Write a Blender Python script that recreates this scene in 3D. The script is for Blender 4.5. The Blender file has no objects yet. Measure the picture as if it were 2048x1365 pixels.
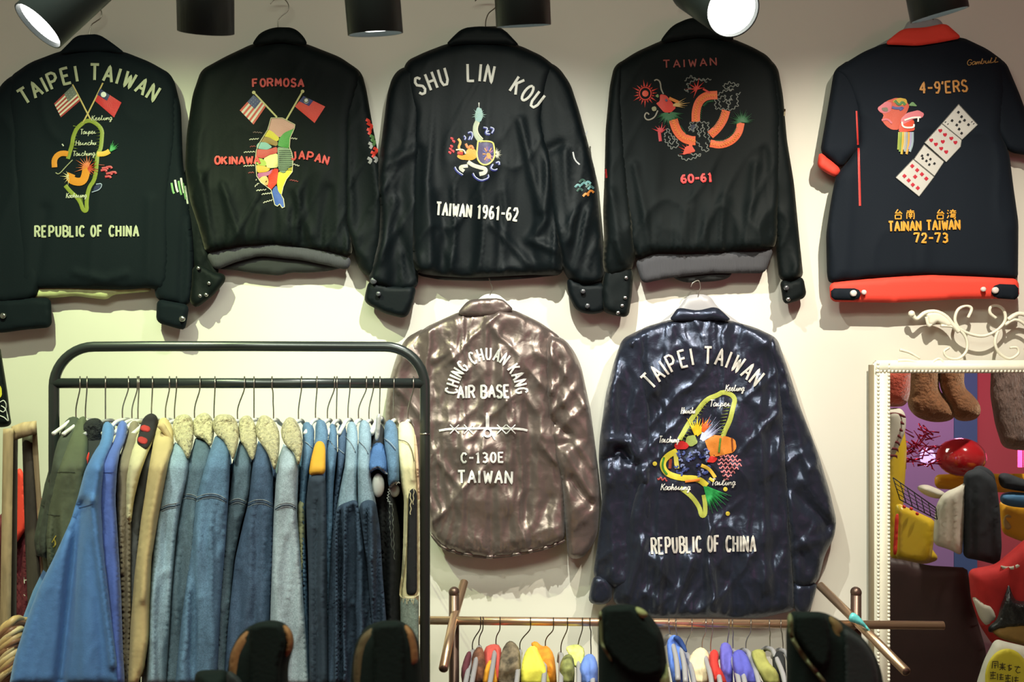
import bpy, bmesh, math, random
import numpy as np
from mathutils import Vector, Matrix
from mathutils.geometry import delaunay_2d_cdt
from mathutils.bvhtree import BVHTree

S = bpy.context.scene
COL = S.collection
random.seed(7)
PI = math.pi
CAMZ, CAMY = 1.7, -3.0

# ------------------------------------------------------------------ camera, world, exposure
cd = bpy.data.cameras.new('camera'); cam = bpy.data.objects.new('camera', cd); COL.objects.link(cam)
cam.location = (0, CAMY, CAMZ); cam.rotation_euler = (PI/2, 0, 0)
cd.sensor_width = 36; cd.lens = 36*2000/2048; cd.clip_start = .02
S.camera = cam
cd.dof.use_dof = True; cd.dof.focus_distance = 2.75; cd.dof.aperture_fstop = 11
S.view_settings.view_transform = 'Standard'; S.view_settings.look = 'None'
S.view_settings.gamma = 1; S.view_settings.exposure = 0.0
w = bpy.data.worlds.new('world'); S.world = w; w.use_nodes = True
w.node_tree.nodes['Background'].inputs[0].default_value = (.86, .84, .44, 1)
w.node_tree.nodes['Background'].inputs[1].default_value = .30

def lin(c):
    return tuple(((v/255)/12.92 if v/255 <= .04045 else ((v/255+.055)/1.055)**2.4) for v in c)

def P(px, py, Y):
    """point of the place seen at pixel (px,py) at depth Y (wall plane is Y=0)"""
    k = .0005*(Y-CAMY)
    return ((px-1024)*k, Y, CAMZ-(py-682.5)*k)

# ------------------------------------------------------------------ lights (unseen sources, none sits in the lamps modelled below)
def spot(name, loc, target, power, ang, blend, col, r=.03, parent=None):
    l = bpy.data.lights.new(name, 'SPOT'); l.energy = power; l.spot_size = math.radians(ang); l.spot_blend = blend
    l.color = col; l.shadow_soft_size = r
    o = bpy.data.objects.new(name, l); COL.objects.link(o)
    o.location = loc; o.rotation_euler = (Vector(target)-Vector(loc)).to_track_quat('-Z', 'Y').to_euler()
    return o
GRN = (.76, 1, .44); WHT = (.98, 1, .90); WRM = (1, .93, .78)
# track lamps above and in front of the wall
LAMPS = [(-1.05, (.82, 1, .56), 165), (-.02, WHT, 165), (.98, WRM, 160)]
for i, (x, c, p) in enumerate(LAMPS):
    spot('track_and_fill_spot', (x, -1.15, 2.80), (x*1.02, 0, 1.30), p, 84, 1.0, c, .008)
spot('track_and_fill_spot', (-.9, -2.0, 2.8), (-.5, -.9, 1.35), 60, 60, .7, (.93, 1, .86), .03)  # added fill spot to brighten the black rack, no such lamp known
spot('track_and_fill_spot', (.5, -2.0, 2.8), (.45, -.4, 1.1), 40, 60, .7, (1, .93, .82), .03)  # another added fill spot, aimed towards the bronze rack
al = bpy.data.lights.new('front_fill_light', 'AREA'); al.energy = 45; al.size = 1.6; al.size_y = .5; al.shape = 'RECTANGLE'; al.color = (.92, 1, .80)  # added fill from the front, there is no ceiling panel
ao = bpy.data.objects.new('front_fill_light', al); COL.objects.link(ao); ao.location = (-.2, -2.6, 2.9); ao.rotation_euler = (math.radians(25), 0, 0)
spot('mirror_fill_spot', (2.3, -1.0, 2.85), (2.1, -2.3, 1.1), 170, 95, .6, (1, .92, .8), .05)  # added spot that brightens the things reflected in the mirror
pl = bpy.data.lights.new('pink_neon_light', 'POINT'); pl.energy = 18; pl.color = (1, .25, .45); pl.shadow_soft_size = .15
po = bpy.data.objects.new('pink_neon_light', pl); COL.objects.link(po); po.location = (2.75, -3.3, 1.75)

# ------------------------------------------------------------------ materials
MATS = {}
def newmat(name):
    m = bpy.data.materials.new(name); m.use_nodes = True
    return m, m.node_tree, m.node_tree.nodes['Principled BSDF']
def mat(name, rgb, rough=.7, metal=0, spec=.5, sheen=0, sheen_tint=(1, 1, 1), bs=0, bst=.3, bd=.001, var=0, vs=6, emit=0, coat=0, stretch=None, alpha=1, trans=0):
    if name in MATS: return MATS[name]
    m, nt, b = newmat(name); N = nt.nodes; L = nt.links
    c = lin(rgb)
    b.inputs['Base Color'].default_value = (*c, 1); b.inputs['Roughness'].default_value = rough
    b.inputs['Metallic'].default_value = metal; b.inputs['Specular IOR Level'].default_value = spec
    b.inputs['Sheen Weight'].default_value = sheen; b.inputs['Sheen Tint'].default_value = (*sheen_tint, 1)
    b.inputs['Sheen Roughness'].default_value = .35
    b.inputs['Coat Weight'].default_value = coat
    b.inputs['Transmission Weight'].default_value = trans
    if emit:
        b.inputs['Emission Color'].default_value = (*c, 1); b.inputs['Emission Strength'].default_value = emit
    if bs or var:
        tc = N.new('ShaderNodeTexCoord'); mp = N.new('ShaderNodeMapping'); L.new(tc.outputs['Object'], mp.inputs[0])
        if stretch: mp.inputs['Scale'].default_value = stretch
    if var:
        n = N.new('ShaderNodeTexNoise'); n.inputs['Scale'].default_value = vs; n.inputs['Detail'].default_value = 6
        L.new(mp.outputs[0], n.inputs['Vector'])
        r = N.new('ShaderNodeValToRGB'); r.color_ramp.elements[0].position = .3; r.color_ramp.elements[1].position = .7
        r.color_ramp.elements[0].color = (*[v*(1-var) for v in c], 1); r.color_ramp.elements[1].color = (*[min(1, v*(1+var)) for v in c], 1)
        L.new(n.outputs[0], r.inputs[0]); L.new(r.outputs[0], b.inputs['Base Color'])
    if bs:
        n = N.new('ShaderNodeTexNoise'); n.inputs['Scale'].default_value = bs; n.inputs['Detail'].default_value = 4
        L.new(mp.outputs[0], n.inputs['Vector'])
        bp = N.new('ShaderNodeBump'); bp.inputs['Strength'].default_value = bst; bp.inputs['Distance'].default_value = bd
        L.new(n.outputs[0], bp.inputs['Height']); L.new(bp.outputs[0], b.inputs['Normal'])
    MATS[name] = m
    return m

def denim(name, rgb, fade=.45, sc=9):
    if name in MATS: return MATS[name]
    m, nt, b = newmat(name); N = nt.nodes; L = nt.links
    c = lin(rgb); tc = N.new('ShaderNodeTexCoord')
    n1 = N.new('ShaderNodeTexNoise'); n1.inputs['Scale'].default_value = sc; n1.inputs['Detail'].default_value = 8; n1.inputs['Roughness'].default_value = .7
    mp = N.new('ShaderNodeMapping'); mp.inputs['Scale'].default_value = (1.6, 1, .45)
    L.new(tc.outputs['Object'], mp.inputs[0]); L.new(mp.outputs[0], n1.inputs['Vector'])
    r = N.new('ShaderNodeValToRGB'); r.color_ramp.elements[0].position = .33; r.color_ramp.elements[1].position = .72
    r.color_ramp.elements[0].color = (*[v*(1-fade*.7) for v in c], 1)
    r.color_ramp.elements[1].color = (*[min(1, v*(1+fade)+.02*fade) for v in c], 1)
    L.new(n1.outputs[0], r.inputs[0])
    n2 = N.new('ShaderNodeTexNoise'); n2.inputs['Scale'].default_value = 420; n2.inputs['Detail'].default_value = 2
    L.new(tc.outputs['Object'], n2.inputs['Vector'])
    mx = N.new('ShaderNodeMix'); mx.data_type = 'RGBA'; mx.blend_type = 'OVERLAY'; mx.inputs[0].default_value = .55
    L.new(r.outputs[0], mx.inputs[6]); L.new(n2.outputs[0], mx.inputs[7]); L.new(mx.outputs[2], b.inputs['Base Color'])
    bp = N.new('ShaderNodeBump'); bp.inputs['Strength'].default_value = .35; bp.inputs['Distance'].default_value = .001
    L.new(n2.outputs[0], bp.inputs['Height']); L.new(bp.outputs[0], b.inputs['Normal'])
    b.inputs['Roughness'].default_value = .85; b.inputs['Specular IOR Level'].default_value = .25
    MATS[name] = m; return m

def crinkle(name, rgb, rough=.32, amt=.6, spec=.6, scl=9, dist=.012, var=.12, met=0):
    """thin shiny cloth with pressed creases"""
    if name in MATS: return MATS[name]
    m, nt, b = newmat(name); N = nt.nodes; L = nt.links
    c = lin(rgb); tc = N.new('ShaderNodeTexCoord')
    mp = N.new('ShaderNodeMapping'); mp.inputs['Scale'].default_value = (1.5, 1, .55); L.new(tc.outputs['Object'], mp.inputs[0])
    n = N.new('ShaderNodeTexNoise'); n.noise_type = 'RIDGED_MULTIFRACTAL'; n.inputs['Scale'].default_value = scl; n.inputs['Detail'].default_value = 3.5
    n.inputs['Distortion'].default_value = .9; n.inputs['Lacunarity'].default_value = 2.1
    L.new(mp.outputs[0], n.inputs['Vector'])
    n3 = N.new('ShaderNodeTexNoise'); n3.inputs['Scale'].default_value = 30; n3.inputs['Detail'].default_value = 3; n3.inputs['Distortion'].default_value = .6
    L.new(tc.outputs['Object'], n3.inputs['Vector'])
    b1 = N.new('ShaderNodeBump'); b1.inputs['Strength'].default_value = amt; b1.inputs['Distance'].default_value = dist
    b2 = N.new('ShaderNodeBump'); b2.inputs['Strength'].default_value = amt*.45; b2.inputs['Distance'].default_value = .006
    L.new(n.outputs[0], b1.inputs['Height']); L.new(n3.outputs[0], b2.inputs['Height']); L.new(b1.outputs[0], b2.inputs['Normal'])
    L.new(b2.outputs[0], b.inputs['Normal'])
    b.inputs['Base Color'].default_value = (*c, 1)
    b.inputs['Roughness'].default_value = rough; b.inputs['Specular IOR Level'].default_value = spec
    b.inputs['Sheen Weight'].default_value = .1; b.inputs['Metallic'].default_value = met
    MATS[name] = m; return m

def thread_mat():
    m, nt, b = newmat('embroidery_thread'); N = nt.nodes; L = nt.links
    a = N.new('ShaderNodeAttribute'); a.attribute_name = 'Col'
    tc = N.new('ShaderNodeTexCoord'); n = N.new('ShaderNodeTexNoise'); n.inputs['Scale'].default_value = 300
    L.new(tc.outputs['Object'], n.inputs['Vector'])
    bp = N.new('ShaderNodeBump'); bp.inputs['Strength'].default_value = .4; bp.inputs['Distance'].default_value = .001
    L.new(n.outputs[0], bp.inputs['Height']); L.new(bp.outputs[0], b.inputs['Normal'])
    L.new(a.outputs['Color'], b.inputs['Base Color']); b.inputs['Roughness'].default_value = .5
    b.inputs['Specular IOR Level'].default_value = .35
    return m
THREAD = thread_mat()

# ------------------------------------------------------------------ scene graph helpers
LOC = {}
def props(o, label=None, cat=None, group=None, kind=None):
    if label: o['label'] = label
    if cat: o['category'] = cat
    if group: o['group'] = group
    if kind: o['kind'] = kind
    return o
def thing(name, label, cat, loc, group=None):
    o = bpy.data.objects.new(name, None); COL.objects.link(o); o.location = loc; o.empty_display_size = .05
    LOC[o.name] = Vector(loc); return props(o, label, cat, group)
MY = -.045   # mirror plane
def obj(name, V, F, m, parent=None, label=None, cat=None, group=None, kind=None, smooth=True, cols=None, mirror=False, midx=None):
    V = np.array(V, dtype=float)
    if mirror:
        V[:, 1] = 2*MY-V[:, 1]; F = [tuple(reversed(f)) for f in F]
    if parent is not None: org = LOC[parent.name]
    else: org = Vector(((V[:, 0].min()+V[:, 0].max())/2, (V[:, 1].min()+V[:, 1].max())/2, V[:, 2].min()))
    me = bpy.data.meshes.new(name); me.from_pydata([tuple(v) for v in (V-np.array(org))], [], [tuple(f) for f in F])
    ms = m if isinstance(m, (list, tuple)) else [m]
    for q in ms: me.materials.append(q)
    if midx is not None:
        me.polygons.foreach_set('material_index', midx)
    if smooth: me.polygons.foreach_set('use_smooth', [True]*len(me.polygons))
    if cols is not None:
        ca = me.color_attributes.new('Col', 'FLOAT_COLOR', 'POINT')
        ca.data.foreach_set('color', np.array(cols, dtype=np.float32).ravel())
    me.update()
    o = bpy.data.objects.new(name, me); COL.objects.link(o)
    if parent is not None:
        o.parent = parent; LOC[o.name] = org
    else:
        o.location = org; LOC[o.name] = org
    return props(o, label, cat, group, kind)

class MB:
    def __init__(s): s.V = []; s.F = []
    def add(s, V, F):
        k = len(s.V); s.V += [tuple(v) for v in V]; s.F += [tuple(i+k for i in f) for f in F]; return s
    def box(s, x0, x1, y0, y1, z0, z1, bev=0):
        if bev:
            bm = bmesh.new(); bmesh.ops.create_cube(bm, size=1)
            for v in bm.verts: v.co = Vector(((x0+x1)/2+v.co.x*(x1-x0), (y0+y1)/2+v.co.y*(y1-y0), (z0+z1)/2+v.co.z*(z1-z0)))
            bmesh.ops.bevel(bm, geom=bm.edges[:], offset=bev, segments=2, affect='EDGES')
            bm.verts.index_update(); V = [v.co[:] for v in bm.verts]; F = [[v.index for v in f.verts] for f in bm.faces]; bm.free()
            return s.add(V, F)
        V = [(x, y, z) for x in (x0, x1) for y in (y0, y1) for z in (z0, z1)]
        return s.add(V, [(0, 1, 3, 2), (4, 6, 7, 5), (0, 4, 5, 1), (2, 3, 7, 6), (0, 2, 6, 4), (1, 5, 7, 3)])
    def tube(s, pts, r, n=10, cap=True, closed=False):
        pts = [Vector(p) for p in pts]; R = r if isinstance(r, (list, tuple)) else [r]*len(pts)
        V = []; F = []; up = Vector((.123, .31, 1)).normalized(); m = len(pts); prev = None
        for i, p in enumerate(pts):
            if closed: t = (pts[(i+1) % m]-pts[i-1]).normalized()
            else: t = (pts[min(i+1, m-1)]-pts[max(i-1, 0)]).normalized()
            if prev is None:
                a = t.cross(up)
                if a.length < .05: a = t.cross(Vector((1, 0, 0)))
            else: a = prev-t*prev.dot(t)
            a.normalize(); prev = a; b = t.cross(a)
            for k in range(n):
                q = 2*PI*k/n; V.append(p+(a*math.cos(q)+b*math.sin(q))*R[i])
        for i in range(m if closed else m-1):
            j = (i+1) % m
            for k in range(n):
                F.append((i*n+k, i*n+(k+1) % n, j*n+(k+1) % n, j*n+k))
        if cap and not closed:
            F.append(tuple(range(n))[::-1]); F.append(tuple((m-1)*n+k for k in range(n)))
        return s.add(V, F)
    def lathe(s, prof, loc, axis=(0, 0, 1), n=24):
        """prof: list of (r, h) along the axis"""
        q = Vector((0, 0, 1)).rotation_difference(Vector(axis).normalized()); V = []; F = []
        for r, h in prof:
            for k in range(n):
                a = 2*PI*k/n; V.append(Vector(loc)+q @ Vector((r*math.cos(a), r*math.sin(a), h)))
        for i in range(len(prof)-1):
            for k in range(n): F.append((i*n+k, i*n+(k+1) % n, (i+1)*n+(k+1) % n, (i+1)*n+k))
        return s.add(V, F)
    def ball(s, c, r, n=14, sc=(1, 1, 1), noise=0, seed=0):
        V = []; F = []; m = n//2+1; rnd = random.Random(seed)
        for i in range(m+1):
            t = PI*i/m
            for k in range(n):
                a = 2*PI*k/n; q = 1+noise*(rnd.random()-.5)
                V.append((c[0]+r*sc[0]*q*math.sin(t)*math.cos(a), c[1]+r*sc[1]*q*math.sin(t)*math.sin(a), c[2]+r*sc[2]*q*math.cos(t)))
        for i in range(m):
            for k in range(n): F.append((i*n+k, (i+1)*n+k, (i+1)*n+(k+1) % n, i*n+(k+1) % n))
        return s.add(V, F)
    def build(s, name, m, parent=None, **k): return obj(name, s.V, s.F, m, parent, **k)

# ------------------------------------------------------------------ noise
def vn(x, y, seed=0):
    x = np.asarray(x, float)+seed*17.31; y = np.asarray(y, float)+seed*9.77
    xi = np.floor(x); yi = np.floor(y); fx = x-xi; fy = y-yi
    fx = fx*fx*fx*(fx*(fx*6-15)+10); fy = fy*fy*fy*(fy*(fy*6-15)+10)
    def h(a, b):
        q = np.sin(a*127.1+b*311.7+seed*3.3)*43758.5453; return q-np.floor(q)
    return (h(xi, yi)*(1-fx)+h(xi+1, yi)*fx)*(1-fy)+(h(xi, yi+1)*(1-fx)+h(xi+1, yi+1)*fx)*fy
def ridge(x, y, seed, p=3): return (1-np.abs(2*vn(x, y, seed)-1))**p
def rot(x, y, a): c, s = math.cos(a), math.sin(a); return x*c+y*s, -x*s+y*c

def wr_velvet(seed, amp=1, y0=150, y1=520):
    def f(x, y):
        t = np.clip((y-y0)/(y1-y0), 0, 1); u = x+16*vn(x/90, y/130, seed+1)
        v = .014*(vn(u/42, y/330, seed)-.5)*(.2+t)
        v += .009*ridge(u/52+y/700, y/240, seed+2, 2.5)*(.1+t)+.004*ridge(u/20, y/160, seed+6, 2)*(.05+t)
        a, b = rot(x, y, .5); v += .006*ridge(a/55, b/170, seed+4, 5)*(.2+.8*t)
        return v*amp*1.45
    return f
def wr_nylon(seed, amp=1):
    def f(x, y):
        wx = x+16*vn(x/50, y/70, seed+1)+6*vn(x/18, y/26, seed+9)
        m1 = np.clip(vn(x/75, y/90, seed+6)*2.2-.5, 0, 1); m2 = np.clip(vn(x/70, y/80, seed+8)*2.2-.5, 0, 1)
        v = .020*ridge(wx/38, y/300, seed, 1)+.008*ridge(wx/17, y/170, seed+2, 1.5)
        a, b = rot(wx, y, .8); v += .018*ridge(a/34, b/150, seed+3, 1.3)*m1
        a, b = rot(wx, y, -.65); v += .018*ridge(a/36, b/150, seed+5, 1.3)*m2
        v += .004*ridge(wx/9, y/26, seed+7, 1.2)
        return (v-.02)*amp
    return f
def wr_twill(seed, amp=1):
    def f(x, y):
        u = x+20*vn(x/100, y/150, seed)
        return amp*(.006*(vn(u/70, y/300, seed)-.5)+.004*ridge(u/80, y/200, seed+3, 5))
    return f
def wr_drape(seed, lx=13, amp=1, y0=1000, y1=1100):
    def f(x, y):
        t = np.clip((y-y0)/(y1-y0), 0, 1); u = x+5*vn(x/30, y/150, seed)
        return amp*((.052*(vn(u/(lx*.62), y/900, seed)-.5)+.012*ridge(u/(lx*1.1), y/500, seed+5, 2))*(.08+.92*t)+.006*ridge(x/18+y/90, y/120, seed+2, 4)+.004*ridge(x/9, y/90, seed+3, 3))
    return f
def wr_fleece(seed, amp=1):
    def f(x, y):
        return amp*(.010*(vn(x/5.5, y/5.5, seed)-.5)+.007*(vn(x/3, y/3, seed+1)-.5))
    return f
def addf(*fs): return lambda x, y: sum(f(x, y) for f in fs)
def folds(*L):
    """(points, width px, height m): long soft ridges or valleys"""
    def f(x, y):
        v = np.zeros_like(x)
        for pts, wd, am in L:
            best = np.full_like(x, 1e9)
            for (ax, ay), (bx, by) in zip(pts[:-1], pts[1:]):
                dx, dy = bx-ax, by-ay; t = np.clip(((x-ax)*dx+(y-ay)*dy)/(dx*dx+dy*dy), 0, 1)
                best = np.minimum(best, np.hypot(x-ax-t*dx, y-ay-t*dy))
            v += am*np.exp(-(best/wd)**2)
        return v
    return f
def gather(y0, ln, lx, amp, sgn=1):
    return lambda x, y: amp*np.sin(x/lx*2*PI+2*np.sin(x/31))*np.exp(-np.abs(y-y0)/ln)

# ------------------------------------------------------------------ outline -> solid cloth panel
def chaikin(p, n=2, cut=7.0):
    for it in range(n):
        q = []; c = cut/(2.2**it)
        for i in range(len(p)):
            a = p[i]; b = p[(i+1) % len(p)]; l = math.hypot(a[0]-b[0], a[1]-b[1])
            if l < 1e-6: q.append(a); continue
            t = min(.25, c/l)
            q += [(a[0]*(1-t)+b[0]*t, a[1]*(1-t)+b[1]*t), (a[0]*t+b[0]*(1-t), a[1]*t+b[1]*(1-t))]
        p = q
    return p
def resample(p, step, closed=True):
    q = []; n = len(p)
    for i in range(n if closed else n-1):
        a = p[i]; b = p[(i+1) % n]; d = math.hypot(a[0]-b[0], a[1]-b[1]); k = max(1, int(round(d/step)))
        if d < 1e-4: continue
        for j in range(k): q.append((a[0]+(b[0]-a[0])*j/k, a[1]+(b[1]-a[1])*j/k))
    if not closed: q.append(p[-1])
    out = []
    for a in q:
        if not out or math.hypot(a[0]-out[-1][0], a[1]-out[-1][1]) > step*.4: out.append(a)
    if closed and math.hypot(out[0][0]-out[-1][0], out[0][1]-out[-1][1]) < step*.4: out.pop()
    return out
def inside(x, y, poly):
    c = np.zeros(len(x), bool); n = len(poly)
    for i in range(n):
        ax, ay = poly[i]; bx, by = poly[i-1]
        if ay == by: continue
        cond = ((ay > y) != (by > y)) & (x < (bx-ax)*(y-ay)/(by-ay)+ax); c ^= cond
    return c
def edist(x, y, poly):
    d = np.full(len(x), 1e9); n = len(poly)
    for i in range(n):
        ax, ay = poly[i-1]; bx, by = poly[i]; dx, dy = bx-ax, by-ay; q = dx*dx+dy*dy
        if q < 1e-9: continue
        t = np.clip(((x-ax)*dx+(y-ay)*dy)/q, 0, 1); d = np.minimum(d, np.hypot(x-ax-t*dx, y-ay-t*dy))
    return d
def area2(p): return sum(p[i-1][0]*p[i][1]-p[i][0]*p[i-1][1] for i in range(len(p)))
def cdt(outline, step):
    b = outline
    if area2(b) < 0: b = b[::-1]
    xs = [p[0] for p in b]; ys = [p[1] for p in b]
    gx = []; row = 0; y = min(ys)+step*.5; rnd = random.Random(3)
    while y < max(ys):
        x = min(xs)+(step*.5 if row % 2 else 0)
        while x < max(xs): gx.append((x+rnd.uniform(-.12, .12)*step, y+rnd.uniform(-.12, .12)*step)); x += step
        y += step*.87; row += 1
    if gx:
        g = np.array(gx); k = inside(g[:, 0], g[:, 1], b); g = g[k]
        if len(g): g = g[edist(g[:, 0], g[:, 1], b) > step*.5]
    else: g = np.zeros((0, 2))
    nb = len(b)
    pts = [Vector(p) for p in b]+[Vector((float(a[0]), float(a[1]))) for a in g]
    r = delaunay_2d_cdt(pts, [], [list(range(nb))], 1, 1e-5)
    V = np.array([v[:] for v in r[0]]); F = [list(f) for f in r[2]]
    out = []
    for f in F:
        a, c, d = (V[i] for i in f[:3])
        if (c[0]-a[0])*(d[1]-a[1])-(c[1]-a[1])*(d[0]-a[0]) < 0: f = f[::-1]
        out.append(f)
    return V, out
def fnY(Y): return Y if callable(Y) else (lambda x, y: np.full(len(x), float(Y)))
HITS = {}
LAST = {}
def pil(name, outline, Y, H, m, parent=None, step=7, r=30, edge=.3, back=None, bh=.004, wr=None, ch=2, wedge=12, mirror=False, nobvh=False, **kw):
    """solid padded panel. Y: depth of its rear rim, H: how far it stands out, edge: share of H at the rim,
    back: depth function of the rear side when it is a thick body"""
    if back is None and name in ('torso', 'sleeve'): r *= .62; edge = .5; H *= .9
    if parent is not None and parent.name.startswith('souvenir') and not callable(Y) and Y > -.3: Y = Y-.03
    if name in ('cuff', 'sleeve_cuff', 'collar'): r = min(r, 8); edge = .65; H *= .9
    ol = resample(chaikin(outline, ch), step)
    V2, F = cdt(ol, step)
    x, y = V2[:, 0], V2[:, 1]; d = edist(x, y, ol)
    q = np.clip(d/r, 0, 1); dome = np.sqrt(np.clip(1-(1-q)**2, 0, 1))
    Y0 = fnY(Y)(x, y); Yf = Y0-H*(edge+(1-edge)*dome)
    if wr is not None: Yf = Yf-wr(x, y)*np.clip(.15+d/wedge, 0, 1)
    Yb = (fnY(back)(x, y) if back is not None else Y0)+bh*dome
    if back is None: Yf = np.minimum(Yf, Y0-.002)
    fx, fy, fz = P(x, y, Yf); bx, by, bz = P(x, y, Yb)
    n = len(x); V = [*zip(fx, Yf, fz), *zip(bx, Yb, bz)]
    cnt = {}
    for f in F:
        for i in range(len(f)):
            a, b = f[i], f[(i+1) % len(f)]; cnt[(a, b)] = 1
    G = [tuple(f) for f in F]+[tuple(i+n for i in reversed(f)) for f in F]
    for (a, b) in cnt:
        if (b, a) not in cnt: G.append((b, a, a+n, b+n))
    if not nobvh: HITS[name+str(len(HITS))] = None
    o = obj(name, V, G, m, parent, mirror=mirror, **kw)
    LAST[name] = o
    o_b = BVHTree.FromPolygons([Vector(v) for v in V], G) if not nobvh else None
    return o, o_b

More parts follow.
